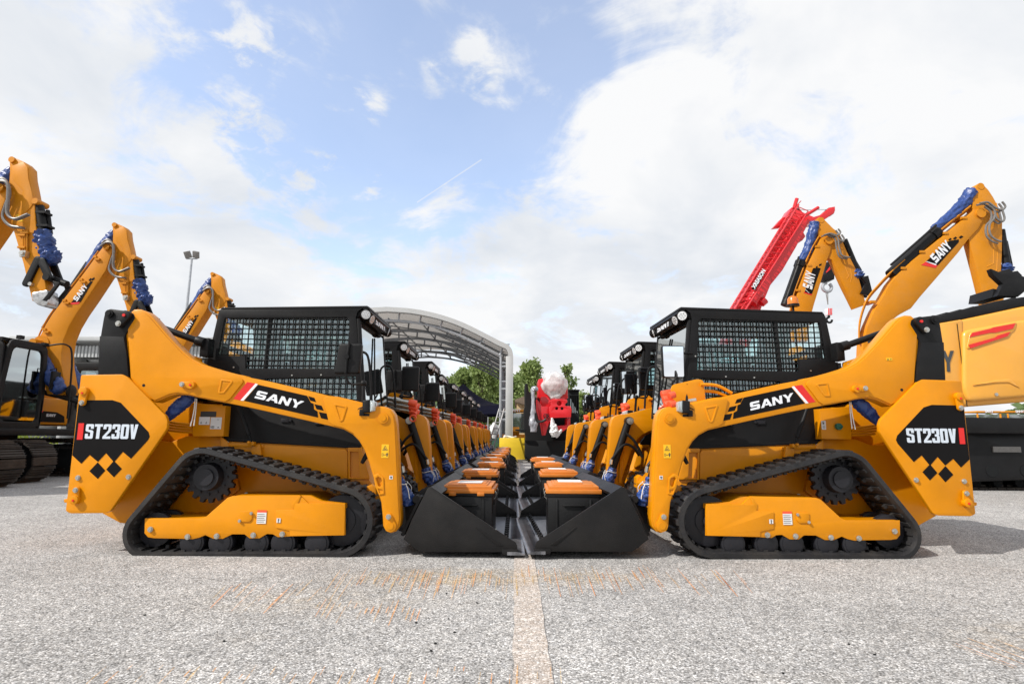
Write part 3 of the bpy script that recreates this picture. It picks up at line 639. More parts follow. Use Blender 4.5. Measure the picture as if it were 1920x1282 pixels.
        mb = MB(); prof = [(-.0, yt0), (.036, yt0 + .004), (.038, yt0 + .018), (.026, yt0 + .024), (.026, yt1 - .02), (.022, yt1 - .004), (0, yt1), (-.012, yt1 - .03), (-.012, yt0 + .03)]
        vs = []; m = len(prof)
        for p, t in path:
            nn = Vector((t.y, -t.x))
            for (o, y) in prof: vs.append((p.x + nn.x * o, y, p.y + nn.y * o))
        mb.raw(vs, [(i * m + k, ((i + 1) % n) * m + k, ((i + 1) % n) * m + (k + 1) % m, i * m + (k + 1) % m) for i in range(n) for k in range(m)], True)
        lug_ = resample(hull(circ, 48), .086)
        for i, (p, t) in enumerate(lug_):
            nn = Vector((t.y, -t.x)); rot = Matrix(((t.x, 0, nn.x), (0, 1, 0), (t.y, 0, nn.y)))
            c = p + nn * .037
            hgt = .019
            if p.y < .06 and abs(t.y) < .1: hgt = .014; c = p + nn * .031
            for j, (ya_, yb_, off) in enumerate(((yt0 + .020, yt0 + .15, 0), (yt0 + .135, yt0 + .285, .018), (yt0 + .27, yt1 - .004, 0))):
                mb.box((c.x + t.x * off, (ya_ + yb_) / 2, c.y + t.y * off), (.05, yb_ - ya_, hgt), rot, taper=.78)
            c = p - nn * .028
            for yy in (yt0 + .13, yt0 + .27): mb.box((c.x, yy, c.y), (.034, .035, .040), Matrix(((t.x, 0, -nn.x), (0, 1, 0), (t.y, 0, -nn.y))), taper=.7)
            mb.box((c.x + nn.x * .012, yt0 + .2, c.y + nn.y * .012), (.03, .34, .016), rot)
        tr = mb.build('track', 'rubber', root, mirror=mir, angle=30)
        # sprocket
        mb = MB(); pts = []
        nt_ = 17; ro, ri = 128 * k1, 108 * k1
        for k in range(nt_):
            a = 2 * math.pi * k / nt_
            for da, r in ((-.13, ri), (-.07, ro), (.07, ro), (.13, ri)): pts.append((cs[0] + r * math.cos(a + da), cs[1] + r * math.sin(a + da)))
        mb.plate(pts, yt0 + .17, yt0 + .21, .003)
        mb.cyl((cs[0], yt0 + .2, cs[1]), (cs[0], yt0 + .10, cs[1]), 72 * k1, 28, 62 * k1); mb.cyl((cs[0], yt0 + .11, cs[1]), (cs[0], yt0 + .085, cs[1]), 40 * k1, 24)
        for k in range(12): a = k * math.pi / 6; mb.cyl((cs[0] + 85 * k1 * math.cos(a), yt0 + .18, cs[1] + 85 * k1 * math.sin(a)), (cs[0] + 85 * k1 * math.cos(a), yt0 + .155, cs[1] + 85 * k1 * math.sin(a)), .011, 6)
        mb.cyl((cs[0], yt0 + .2, cs[1]), (cs[0], yt1 + .1, cs[1]), .1, 20)
        mb.build('sprocket', 'rubber2', tr, mirror=mir, bevel=.0)
        for (cx, cz, r) in ((cr[0] + .005, cr[1] + .01, 80 * k1), (cf[0], cf[1], 120 * k1)):
            mb = MB()
            for ya_ in (yt0 + .10, yt0 + .27): mb.cyl((cx, ya_, cz), (cx, ya_ + .05, cz), r, 36); mb.cyl((cx, ya_ - .012, cz), (cx, ya_, cz), r * .55, 24)
            mb.cyl((cx, yt0 + .06, cz), (cx, yt1 - .06, cz), .05, 16)
            mb.build('idler', 'rubber2', tr, mirror=mir, bevel=.004)
        zr = cr[1] - 96 * k1 + .012 + 42 * k1
        for (x, z) in T1([(650, 1150), (790, 1150), (965, 1150)]) + T2([(375, 1150), (540, 1150)]):
            mb = MB()
            for ya_ in (yt0 + .05, yt0 + .27): mb.cyl((x, ya_, zr), (x, ya_ + .075, zr), 58 * k1, 26); mb.cyl((x, ya_ - .008, zr), (x, ya_, zr), 48 * k1, 22)
            mb.cyl((x, yt0 + .06, zr), (x, yt0 + .33, zr), .03, 12); mb.build('roller', 'rubber2', tr, mirror=mir, bevel=.003)
        # roller frame
        F = T1([(425, 1058), (700, 1058), (722, 1050), (826, 958), (850, 950)]) + T2([(460, 946), (500, 985), (680, 985), (679, 1140), (415, 1146), (410, 1118), (345, 1112), (375, 1146), (352, 1150), (328, 1136), (300, 1134), (262, 1156), (240, 1160), (215, 1156), (190, 1136)][:4] + [(412, 1146), (352, 1150), (328, 1136), (300, 1134), (262, 1156), (215, 1156), (190, 1136), (130, 1136), (85, 1158), (40, 1158), (0, 1140)]) + T1([(690, 1152), (655, 1160), (615, 1158), (470, 1155), (440, 1150), (423, 1130)])
        yf = yt0 + .035
        mb = MB(); mb.plate(F, yf, yf + .02, .005)
        mb.plate(T1([(428, 1060), (700, 1060), (724, 1052), (828, 960), (850, 952)]) + T2([(505, 948), (560, 975), (678, 987), (678, 1010), (130, 1010)]) + T1([(740, 1080), (430, 1080)]), yf + .015, yt1, .004)
        mb.plate(T2([(344, 1020), (430, 1016), (440, 985), (680, 985), (676, 1140), (412, 1144), (410, 1118), (344, 1104)]), yf - .008, yf + .002, .003, rnd=.006)
        mb.plate(T2([(425, 985), (455, 948), (465, 950), (440, 1012), (425, 1012)]), yf - .005, yf + .001, .001)
        a = T1([(885, 1025), (945, 1022), (948, 1060), (935, 1075), (885, 1075)]); mb.plate(a, yf - .008, yf + .001, .002, rnd=.01)
        rfr = mb.build('roller_frame', 'orange', root, mirror=mir)
        bolts([(x, yf - .002, z, .016, .018) for (x, z) in T1([(455, 1111), (635, 1147), (776, 1144), (953, 1139)]) + T2([(375, 1134)])] + [(x, yf - .008, z, .009, .012) for (x, z) in T1([(945, 1033), (888, 1070)])], rfr, mir)
        def Q(x, y): q = T2([(x, y)])[0]; return q[0], (yf - .003) * (1 if s < 0 else -1), q[1]
        mb = MB(); a, b = Q(250, 1083), Q(300, 1018)
        if s > 0: a, b = (b[0], a[1], a[2]), (a[0], b[1], b[2])
        mb.m = 0; W_, H_ = abs(b[0] - a[0]), b[2] - a[2]; mb.shape([(0, 0), (W_, 0), (W_, H_ * .82), (0, H_ * .82)], a, u, (0, 0, 1), .002)
        mb.m = 2; mb.shape([(0, H_ * .83), (W_, H_ * .83), (W_, H_), (0, H_)], a, u, (0, 0, 1), .002)
        mb.m = 1
        for k in range(5): mb.shape([(.003, H_ * (.12 + k * .14)), (W_ * (.9 if k % 2 else .8), H_ * (.12 + k * .14)), (W_ * (.9 if k % 2 else .8), H_ * (.15 + k * .14)), (.003, H_ * (.15 + k * .14))], (a[0], a[1] * (1.0025), a[2]), u, (0, 0, 1), .001)
        mb.build('safety_label', ['paper', 'ink', 'redcap'], rfr); mb = MB()
        c = Q(358, 1078); mb.m = 0; y2 = (yf - .011) * (1 if s < 0 else -1)
        mb.shape([(-.015, 0), (.016, 0), (.016, .033), (-.015, .033)], (c[0], y2, c[2]), u, (0, 0, 1), .002)
        mb.m = 1
        mb.shape([(-.005, .017), (.005, .017), (.005, .029), (-.005, .029)], (c[0], y2 * 1.003, c[2]), u, (0, 0, 1), .001, holes=[[(-.002, .020), (.002, .020), (.002, .026), (-.002, .026)]], rnd=.002)
        mb.shape([(-.001, .017), (-.001, .013), (-.006, .007), (-.002, .003), (.004, .005), (.004, .008), (.0, .007), (.003, .012), (.002, .017)], (c[0], y2 * 1.003, c[2]), u, (0, 0, 1), .001)
        mb.build('hook_label', ['paper', 'ink', 'redcap'], rfr)
        # ---- tilt cylinder with hose and blue sleeve
        yc_ = y0 + .205
        p0 = Vector((-1.235, yc_, 1.075)); p1 = Vector((-1.03, yc_, .52))
        mb = MB(); mb.cyl(p0, p1, .040, 18); mb.cyl(p0 + Vector((0, -.03, 0)), p0 + Vector((0, .05, 0)), .045, 18)
        mb.tube(bez([p0 + Vector((.05, .03, -.12)), p0 + Vector((-.05, .05, -.22)), p0 + Vector((-.13, .05, -.38)), p0 + Vector((-.06, .04, -.30)), p0 + Vector((.06, .045, -.25)), p1 + Vector((-.0, .05, .15))], 6), .014, 8)
        tc_ = mb.build('tilt_cylinder', 'black', root, mirror=mir)
        mb = MB(); mb.cyl(p0 + Vector((0, .05, 0)), p0 + Vector((0, .075, 0)), .036, 20); mb.cyl(p0 + Vector((0, .075, 0)), p0 + Vector((0, .085, 0)), .016, 12); mb.build('cylinder_pin', 'steel', tc_, mirror=mir); mb = MB(); mb.cyl(p1 + Vector((-.0, .05, .15)), p1 + Vector((.01, .05, .10)), .017, 10)
        mb.build('hose_fitting', 'steel', tc_, mirror=mir)
        mb = MB(); sleeve(mb, [p1 + Vector((-.02, 0, .06)), p1 + Vector((0, 0, -.02)), p1 + Vector((.05, 0, -.09)), p1 + Vector((.07, 0, -.16))], [.044, .052, .060, .056, .04], seed=11 + s, amp=.35)
        mb.build('protective_sleeve', 'blue', tc_, mirror=mir, angle=180)
        mb = MB(); q = p1 + Vector((0, 0, .02)); mb.tube([q + Vector((.058 * math.cos(a), .058 * math.sin(a), .01 * math.sin(2 * a))) for a in [k * .5 for k in range(13)]], .0035, 6)
        mb.tube(bez([q + Vector((.05, .05, 0)), q + Vector((.08, .06, -.04)), q + Vector((.07, .06, -.10))], 5), .0035, 6)
        mb.tube(bez([q + Vector((.05, -.05, 0)), q + Vector((.075, -.06, -.05)), q + Vector((.09, -.06, -.12))], 5), .0035, 6)
        mb.build('cord', 'cord', tc_, mirror=mir)
        # ---- mirror, headlight, grab rail
        ym = y0 + .12
        mc = T2([(700, 286)], D0 + .1)[0]; hx, hz = .104, .124
        if s < 0:
            mb = MB(); H2 = [(mc[0] - hx + .02, mc[1] + hz), (mc[0] + hx + .002, mc[1] + hz), (mc[0] + hx - .012, mc[1] - hz), (mc[0] - hx - .012, mc[1] - hz - .004)]
            mb.plate(H2, ym - .02, ym + .045, .016, rnd=.02)
            mb.cyl((mc[0] - .006, ym - .02, mc[1] + .01), (mc[0] - .006, ym - .05, mc[1] + .01), .020, 16); mb.tube([(mc[0] + .004, ym - .026, mc[1] + hz + .004), (mc[0] - .006, ym - .035, mc[1]), (mc[0] - .012, ym - .028, mc[1] - hz)], .011, 8)
        else:
            mc = (mc[0] + .225, mc[1] - .012); ym = y0 + .16
            mb = MB(); H2 = [(mc[0] - .092, mc[1] + .135), (mc[0] + .098, mc[1] + .135), (mc[0] + .094, mc[1] - .135), (mc[0] - .088, mc[1] - .135)]
            mb.plate(H2, ym, ym + .05, .012, rnd=.02)
        ball = T2([(770, 405)], D0 + .1)[0]
        mir_o_mb = mb
        mb.tube(bez([(mc[0] - .01, ym - .0, mc[1] - .08), (mc[0] - .012, ym - .02, mc[1] - .13), (mc[0] + .02, ym, ball[1] - .004), (ball[0], ym, ball[1])], 6), .009, 8)
        mb.ball((ball[0], ym, ball[1]), .026, 8)
        c = T2([(757, 560)], D0 + .05)[0]; mb.tube([(ball[0], ym, ball[1]), (c[0] + .004, ym - .02, (c[1] + ball[1]) / 2), (c[0], ym - .03, c[1])], .013, 8)
        mo = mb.build('mirror', 'black', root, mirror=mir)
        if s > 0:
            mb = MB(); mb.plate([(mc[0] - .084, mc[1] + .127), (mc[0] + .090, mc[1] + .127), (mc[0] + .086, mc[1] - .127), (mc[0] - .080, mc[1] - .127)], ym - .0015, ym + .001, 0, rnd=.012); mb.build('mirror_glass', 'mglass', mo, mirror=mir)
        else:
            mb = MB(); mb.plate([(x * .93 + mc[0] * .07, z * .93 + mc[1] * .07) for x, z in H2], ym + .044, ym + .048, 0, rnd=.02); mb.build('mirror_glass', 'mglass', mo, mirror=mir)
        mb = MB(); hl = T2([(795, 520)], D0 + .02)[0]; yh = y0 + .045
        mb.plate([(hl[0] - .042, hl[1] + .052), (hl[0] + .020, hl[1] + .058), (hl[0] + .024, hl[1] - .045), (hl[0] - .036, hl[1] - .048)], yh - .055, yh + .055, .012, rnd=.01)
        mb.box((hl[0] - .01, yh, hl[1] - .062), (.05, .05, .02)); mb.cyl((hl[0] - .0, yh, hl[1] - .06), (hl[0], yh, hl[1] - .095), .008, 8); mb.box((hl[0] - .045, yh - .01, hl[1] - .045), (.035, .06, .05))
        mb.tube(bez([(hl[0] - .04, yh - .03, hl[1]), (hl[0] - .08, yh - .02, hl[1] - .02), (hl[0] - .06, yh - .02, hl[1] - .06)], 6), .004, 6)
        ho = mb.build('headlight', 'black', root, bevel=.002, mirror=mir)
        mb = MB(); mb.plate([(hl[0] + .018, hl[1] + .054), (hl[0] + .062, hl[1] + .040), (hl[0] + .064, hl[1] - .030), (hl[0] + .022, hl[1] - .042)], yh - .052, yh + .052, .01, rnd=.008); mb.build('lens', 'lens', ho, mirror=mir)
        mb = MB(); mb.plate([(hl[0] + .015, hl[1] + .045), (hl[0] + .040, hl[1] + .035), (hl[0] + .040, hl[1] - .025), (hl[0] + .015, hl[1] - .035)], yh - .044, yh + .044, .003); mb.build('reflector', 'chrome', ho, mirror=mir)
        mb = MB(); g = T2([(745, 262), (790, 265), (808, 300), (818, 400), (822, 500)], D0 + .5)
        mb.tube(bez([(x, -.50, z) for x, z in g], 5), .011, 8)
        mb.build('grab_rail', 'black', root, mirror=mir)
    # couplers with red caps on the left arm, with an orange guard
    mb = MB()
    for k in range(3): mb.cyl((-1.50, .70 + k * .035, 1.315 - k * .045), (-1.22, .70 + k * .035, 1.265 - k * .045), .022, 12); mb.cyl((-1.42, .70 + k * .035, 1.30 - k * .045), (-1.35, .70 + k * .035, 1.288 - k * .045), .031, 12)
    cpl = mb.build('hydraulic_coupler', 'steel', root)
    for k in range(3): mb = MB(); mb.cyl((-1.25, .69 + k * .035, 1.27 - k * .045), (-1.165, .69 + k * .035, 1.254 - k * .045), .038, 14); mb.build('protective_cap', 'redcap', cpl, bevel=.006)
    mb = MB(); mb.tube([(-1.19 + .034 * math.cos(a), .64, 1.10 + .034 * math.sin(a)) for a in [k * .6 for k in range(11)]], .008, 6)
    mb.tube(bez([(-1.22, .67, 1.18), (-1.16, .65, 1.15), (-1.18, .65, 1.11)], 5), .012, 6); mb.build('cap_strap', 'redcap', cpl)
    for k in range(2): mb = MB(); mb.cyl((-1.215, .87, 1.25 - k * .07), (-1.165, .88, 1.235 - k * .07), .030, 12); mb.build('protective_cap', 'redcap', cpl, bevel=.005)
    mb = MB(); mb.plate([(-1.49, 1.375), (-1.44, 1.385), (-1.23, 1.335), (-1.21, 1.30), (-1.25, 1.12), (-1.30, 1.08), (-1.50, 1.20)], .78, .795, .004, rnd=.03)
    for k in range(2): mb.tube(bez([(-1.46, .80 - k * .03, 1.34 - k * .05), (-1.60, .80 - k * .03, 1.33 - k * .05), (-1.72, .80 - k * .03, 1.27 - k * .04)], 6), .014, 8)
    mb.build('coupler_guard', 'orange', root)
    # ---- cab
    yk = ly(DCAB)
    cab = empty('cab'); cab.parent = root
    hole1 = T2([(108, 93), (690, 88), (703, 100), (709, 335), (205, 335), (205, 274), (70, 272), (104, 100)], DCAB)
    hole2 = T2([(300, 385), (600, 378), (735, 373), (742, 500), (620, 500), (300, 420)], DCAB)
    out = T2([(76, 66), (88, 46), (100, 44), (780, 38), (745, 62), (737, 90), (740, 110), (768, 520), (768, 620), (300, 620), (18, 318), (76, 66)][:-1], DCAB)
    for s in (-1, 1):
        mb = MB(); mb.plate(out, yk, yk + .03, .004, holes=[hole1, hole2]); so = mb.build('side_frame', 'black', cab, mirror=s > 0)
        mb = MB(); k = .0477
        grille(mb, hole1, .0565, .0475, .0088, yk + .006, yk + .016); mb.build('grille', 'black', so, mirror=s > 0)
        mb = MB(); grille(mb, hole2, .0565, .0475, .0088, yk + .006, yk + .016); mb.build('grille', 'black', so, mirror=s > 0)
        mb = MB(); mb.plate(hole1, yk + .034, yk + .038); mb.plate(hole2, yk + .034, yk + .038); mb.build('side_window', 'glass', so, mirror=s > 0)
        for (x, z) in T2([(150, 330), (430, 368), (570, 366), (720, 270)], DCAB): mb = MB(); mb.cyl((x, yk, z), (x, yk - .006, z), .007, 8); mb.build('screw', 'steel', so, mirror=s > 0)
    # roof with front visor
    rf = T2([(86, 50), (100, 43), (790, 37), (806, 62), (800, 72), (750, 80), (735, 95), (120, 95)], DCAB)
    mb = MB(); mb.plate(rf, yk + .032, -yk - .032, .008)
    mb.plate(T2([(92, 42), (792, 34), (797, 42), (792, 46), (92, 50)], DCAB), yk - .004, -yk + .004, .004)
    tip = T2([(792, 36)], DCAB)[0]
    mb.plate([(tip[0] - .05, tip[1] - .004), (tip[0] + .012, tip[1] - .002), (tip[0] + .016, tip[1] - .02), (tip[0] - .02, tip[1] - .05)], yk, -yk, .004)
    roof = mb.build('roof', 'black', cab)
    # visor panel with lettering, work lights
    ins = T2([(798, 64)], DCAB)[0]; xs_, zs_ = ins
    mb = MB(); mb.m = 0; mb.box((xs_ - .03, 0, zs_ - .025), (.06, .5, .075))
    mb.m = 1
    brand(mb, (xs_ + .0015, -.20, zs_ - .058), (0, 1, 0), (0, 0, 1), .062, .40)
    mb.build('lettered_visor', ['black', 'white'], roof)
    for (yy, ddx, ddy, zz) in ((yk + .045, .03, -.03, -.01), (yk + .135, .035, -.008, -.014), (-yk - .135, .035, .008, -.014), (-yk - .045, .03, .03, -.01)):
        d = Vector((ddx, ddy, -.012)).normalized(); c = Vector((xs_ - .02, yy, zs_ - .02 + zz))
        if abs(yy) > .4: d = Vector((.45, -.9 if yy < 0 else .9, -.1)).normalized(); c = Vector((xs_ - .035, yy - .02 * (1 if yy < 0 else -1), zs_ - .02))
        mb = MB(); mb.cyl(c - d * .04, c + d * .022, .047, 24); wo = mb.build('work_light', 'black', roof, bevel=.004)
        mb = MB(); mb.cyl(c + d * .0222, c + d * .026, .040, 24); mb.build('lens', 'ledlens', wo)
        mb = MB()
        for k in range(7):
            a = k * math.pi / 3; q = 0 if k == 6 else .022
            w = d.cross(Vector((0, 0, 1))).normalized(); v = w.cross(d); cc = c + d * .0262 + (w * math.cos(a) + v * math.sin(a)) * q
            mb.cyl(cc, cc + d * .002, .008, 8)
        mb.build('led', 'chrome', wo)
    # pillars, windscreen, rear wall
    a, b = T2([(741, 95), (768, 560)], DCAB)
    mb = MB()
    for s in (-1, 1): mb.tube([(a[0] + .012, s * (-yk - .02), a[1]), (b[0] + .012, s * (-yk - .02), b[1])], .021, 10)
    mb.box(((a[0] + b[0]) / 2 + .02, 0, b[1]), (.05, .9, .05)); mb.box((a[0] - .01, 0, a[1] - .02), (.05, .9, .05))
    mb.build('pillar', 'black', cab)
    th = math.atan2(b[0] - a[0], a[1] - b[1]); Lw = math.hypot(b[0] - a[0], a[1] - b[1])
    mb = MB(); mb.box(((a[0] + b[0]) / 2 + .022, 0, (a[1] + b[1]) / 2), (.006, .86, Lw - .06), Matrix.Rotation(-th, 3, 'Y')); mb.build('windscreen', 'wind', cab)
    mb = MB(); mb.tube([(a[0] + .045, .02, a[1] - .1), (b[0] + .03, -.18, b[1] + .15)], .008, 6); mb.tube([(a[0] + .04, -.16, a[1] - .22), (a[0] + .05, -.02, a[1] - .3)], .004, 5); mb.build('wiper', 'black', cab)
    mb = MB(); c1, c2, c3, c4 = T2([(84, 60), (96, 60), (40, 330), (24, 330)], DCAB)
    mb.box2((c3[0] - .02, yk + .03, c3[1] - .3), (c3[0] + .10, -yk - .03, c3[1] + .03)); mb.box((c3[0] + .25, 0, c3[1] - .05), (.5, .84, .3))
    for s in (-1, 1): mb.tube([(c1[0] + .02, s * .42, c1[1]), (c4[0] + .03, s * .42, c4[1])], .022, 8)
    mb.tube([(c1[0] + .45, -.44, c1[1] - .02), (c1[0] + .43, -.44, c1[1] - .62)], .016, 6); mb.tube([(c1[0] + .45, .44, c1[1] - .02), (c1[0] + .43, .44, c1[1] - .62)], .02, 6)
    mb.build('rear_frame', 'black', cab)
    mb = MB(); sx = c3[0] + .52; sz = c3[1] - .02
    mb.box((sx, 0, sz - .02), (.46, .44, .12)); mb.box((sx - .22, 0, sz + .26), (.12, .42, .5), Matrix.Rotation(-.14, 3, 'Y')); mb.box((sx - .27, 0, sz + .53), (.08, .22, .14))
    for s in (-1, 1): mb.box((sx + .05, s * .27, sz + .14), (.34, .06, .07)); mb.tube([(sx + .24, s * .30, sz + .12), (sx + .27, s * .30, sz + .30)], .016, 8); mb.ball((sx + .27, s * .30, sz + .32), .032, 6)
    mb.build('seat', 'seat', cab, bevel=.03)
    # ---- bucket
    yw = .925
    bk = empty('bucket'); bk.parent = root
    BP = T4([(372, 622), (402, 604), (420, 615), (1130, 1085), (1142, 1110), (1146, 1148), (1010, 1152), (1010, 1166), (310, 1166), (165, 1055)], YC - yw)
    for s in (-1, 1):
        mb = MB(); mb.plate(BP, -yw, -yw + .022, .003)
        mb.plate(T4([(1010, 1140), (1146, 1138), (1150, 1168), (1150, 1188), (1020, 1188), (1010, 1176)], YC - yw), -yw - .006, -yw + .03, .003)
        mb.shape([(0, 0), (.215, 0), (.19, .03), (.02, .03)], (T4([(795, 955)], YC - yw)[0][0], -yw - .0005, T4([(795, 955)], YC - yw)[0][1]), (.80, 0, -.60), (-.60, 0, -.80) if False else (.60, 0, .80), .006, .002) if False else None
        g = T4([(790, 955), (812, 960), (1022, 1110), (968, 1112)], YC - yw); mb.plate(g, -yw - .006, -yw + .001, .004)
        mb.build('side_wall', 'bucket', bk, mirror=s > 0)
    mb = MB()
    back = T4([(372, 622), (300, 760), (230, 900), (185, 1020), (200, 1085), (250, 1135), (320, 1158)], YC - yw)
    inner = [(x + .016, z + .012) for x, z in back]
    mb.plate(back + inner[::-1], -yw + .02, yw - .02, .002)
    mb.plate(T4([(372, 622), (402, 606), (492, 664), (482, 690), (420, 700), (385, 660)], YC - yw), -yw + .02, yw - .02, .008)
    fl = T4([(310, 1150), (1080, 1150)], YC - yw); x0, x1 = fl[0][0], fl[1][0]; z0 = T4([(700, 1166)], YC - yw)[0][1]
    flo = MB(); flo.box2((x0, -yw + .024, z0), (x1, yw - .024, z0 + .014)); flo.build('floor', M['floorsteel'], bk)
    for yy in (-.45, 0, .45): mb.plate(T4([(372, 640), (330, 720), (400, 760), (470, 700)], YC - yw), yy - .006, yy + .006, .001)
    mb.build('shell', 'bucket', bk)
    mb = MB(); x2 = -.020
    mb.box2((x1 - .02, -yw - .01, z0 - .018), (x2 - .06, yw + .01, z0 + .006)); mb.raw([(x2 - .06, -yw - .01, z0 - .018), (x2, -yw - .01, z0 - .018), (x2, -yw - .01, z0 - .010), (x2 - .06, -yw - .01, z0 + .006), (x2 - .06, yw + .01, z0 - .018), (x2, yw + .01, z0 - .018), (x2, yw + .01, z0 - .010), (x2 - .06, yw + .01, z0 + .006)], [(0, 1, 2, 3), (7, 6, 5, 4), (0, 4, 5, 1), (1, 5, 6, 2), (2, 6, 7, 3), (3, 7, 4, 0)])
    ce = mb.build('cutting_edge', 'edge', bk)
    for k in range(15): mb = MB(); yy = -yw + .08 + k * (2 * yw - .16) / 14; mb.cyl((x1 - .035, yy, z0 + .012), (x1 - .035, yy, z0 + .036), .023, 6); mb.cyl((x1 - .035, yy, z0 + .036), (x1 - .035, yy, z0 + .050), .013, 8); mb.build('edge_bolt', 'bucket', ce)
    # quick attach plate
    mb = MB(); qa = T4([(300, 640), (370, 620), (345, 700), (235, 900), (165, 1030), (95, 1010), (90, 930), (130, 800), (170, 740)], YC - .8)
    for s in (-1, 1):
        v0 = len(mb.v); f0 = len(mb.f); mb.plate(qa, -.66, -.60, .004); mb.plate(qa, -.40, -.34, .004)
        if s > 0: mb.v[v0:] = [(x, -y, z) for x, y, z in mb.v[v0:]]; mb.f[f0:] = [f[::-1] for f in mb.f[f0:]]
    q = T4([(330, 690), (165, 1030), (140, 1020), (310, 680)], YC - .8); mb.plate(q, -.8, .8, .003)
    mb.cyl((q[0][0] - .05, -.8, q[0][1] - .02), (q[0][0] - .05, .8, q[0][1] - .02), .03, 10)
    mb.build('attachment_plate', 'bucket', root)
    return root

# ------------------------------------------------------------------ ground
def asphalt(tint=None):
    m = bpy.data.materials.new('worn_asphalt' if tint is None else 'faded_paint_on_asphalt'); m.use_nodes = True; nt = m.node_tree; p = nt.nodes['Principled BSDF']
    g = N(nt, 'ShaderNodeNewGeometry')
    def vor(scale, feat='F1'):
        v = N(nt, 'ShaderNodeTexVoronoi', feature=feat); v.inputs['Scale'].default_value = scale; L_(nt, g.outputs['Position'], v.inputs[0]); return v
    def noi(scale, det=5, rough=.6):
        n = N(nt, 'ShaderNodeTexNoise'); n.inputs['Scale'].default_value = scale; n.inputs['Detail'].default_value = det; n.inputs['Roughness'].default_value = rough; L_(nt, g.outputs['Position'], n.inputs[0]); return n.outputs[0]
    v1 = vor(130); v2 = vor(48)
    r1 = N(nt, 'ShaderNodeValToRGB'); s1 = N(nt, 'ShaderNodeSeparateColor'); L_(nt, v1.outputs['Color'], s1.inputs[0]); L_(nt, s1.outputs[0], r1.inputs[0])
    e = r1.color_ramp.elements; e[0].position = 0; e[0].color = (.14, .135, .13, 1); e[1].position = 1; e[1].color = (.86, .85, .84, 1)
    for pos, c in ((.10, (.28, .27, .26, 1)), (.40, (.42, .41, .395, 1)), (.78, (.56, .545, .53, 1))): k = e.new(pos); k.color = c
    r2 = N(nt, 'ShaderNodeValToRGB'); s2 = N(nt, 'ShaderNodeSeparateColor'); L_(nt, v2.outputs['Color'], s2.inputs[0]); L_(nt, s2.outputs[1], r2.inputs[0])
    e = r2.color_ramp.elements; e[0].position = .0; e[0].color = (.78, .78, .79, 1); e[1].position = 1; e[1].color = (1.18, 1.16, 1.14, 1)
    mm = N(nt, 'ShaderNodeMix', data_type='RGBA', blend_type='MULTIPLY'); mm.inputs[0].default_value = .8; L_(nt, r1.outputs[0], mm.inputs[6]); L_(nt, r2.outputs[0], mm.inputs[7])
    # dark gaps between stones
    dd = N(nt, 'ShaderNodeMapRange'); L_(nt, v1.outputs['Distance'], dd.inputs[0]); dd.inputs[1].default_value = .35; dd.inputs[2].default_value = .75; dd.inputs[3].default_value = 1; dd.inputs[4].default_value = .55
    sc = N(nt, 'ShaderNodeVectorMath', operation='SCALE'); L_(nt, mm.outputs[2], sc.inputs[0]); L_(nt, dd.outputs[0], sc.inputs['Scale'])
    big = noi(.55, 8, .65); mid = noi(3.5, 6, .7)
    a = N(nt, 'ShaderNodeMapRange'); L_(nt, big, a.inputs[0]); a.inputs[1].default_value = .3; a.inputs[2].default_value = .7; a.inputs[3].default_value = .80; a.inputs[4].default_value = 1.14
    b = N(nt, 'ShaderNodeMapRange'); L_(nt, mid, b.inputs[0]); b.inputs[1].default_value = .3; b.inputs[2].default_value = .7; b.inputs[3].default_value = .86; b.inputs[4].default_value = 1.12
    ab = N(nt, 'ShaderNodeMath', operation='MULTIPLY'); L_(nt, a.outputs[0], ab.inputs[0]); L_(nt, b.outputs[0], ab.inputs[1])
    s3 = N(nt, 'ShaderNodeVectorMath', operation='SCALE'); L_(nt, sc.outputs[0], s3.inputs[0]); L_(nt, ab.outputs[0], s3.inputs['Scale'])
    last = s3.outputs[0]
    # brownish stains
    st = N(nt, 'ShaderNodeMapRange'); L_(nt, noi(1.3, 9, .75), st.inputs[0]); st.inputs[1].default_value = .56; st.inputs[2].default_value = .75; st.inputs[3].default_value = 0; st.inputs[4].default_value = .35
    mx = N(nt, 'ShaderNodeMix', data_type='RGBA', blend_type='MULTIPLY'); L_(nt, st.outputs[0], mx.inputs[0]); L_(nt, last, mx.inputs[6]); mx.inputs[7].default_value = (.80, .72, .62, 1); last = mx.outputs[2]
    xyz = N(nt, 'ShaderNodeSeparateXYZ'); L_(nt, g.outputs['Position'], xyz.inputs[0])
    def M_(op, *ar):
        m_ = N(nt, 'ShaderNodeMath', operation=op)
        for k, q in enumerate(ar):
            if isinstance(q, (int, float)): m_.inputs[k].default_value = q
            else: L_(nt, q, m_.inputs[k])
        return m_.outputs[0]
    def spot(cx, cy, rx, ry, w):
        a_ = M_('DIVIDE', M_('SUBTRACT', xyz.outputs[0], cx), rx); b_ = M_('DIVIDE', M_('SUBTRACT', xyz.outputs[1], cy), ry)
        return M_('MULTIPLY', M_('EXPONENT', M_('MULTIPLY', M_('ADD', M_('MULTIPLY', a_, a_), M_('MULTIPLY', b_, b_)), -1.0)), w)
    sp_ = M_('ADD', M_('ADD', spot(-.45, 3.95, .55, .22, .62), spot(.35, 4.0, .55, .20, .40)), M_('ADD', spot(-1.1, 3.4, .7, .25, .22), spot(2.6, 2.9, .5, .2, .3)))
    nn_ = N(nt, 'ShaderNodeMapRange'); L_(nt, noi(9, 6, .7), nn_.inputs[0]); nn_.inputs[1].default_value = .38; nn_.inputs[2].default_value = .62
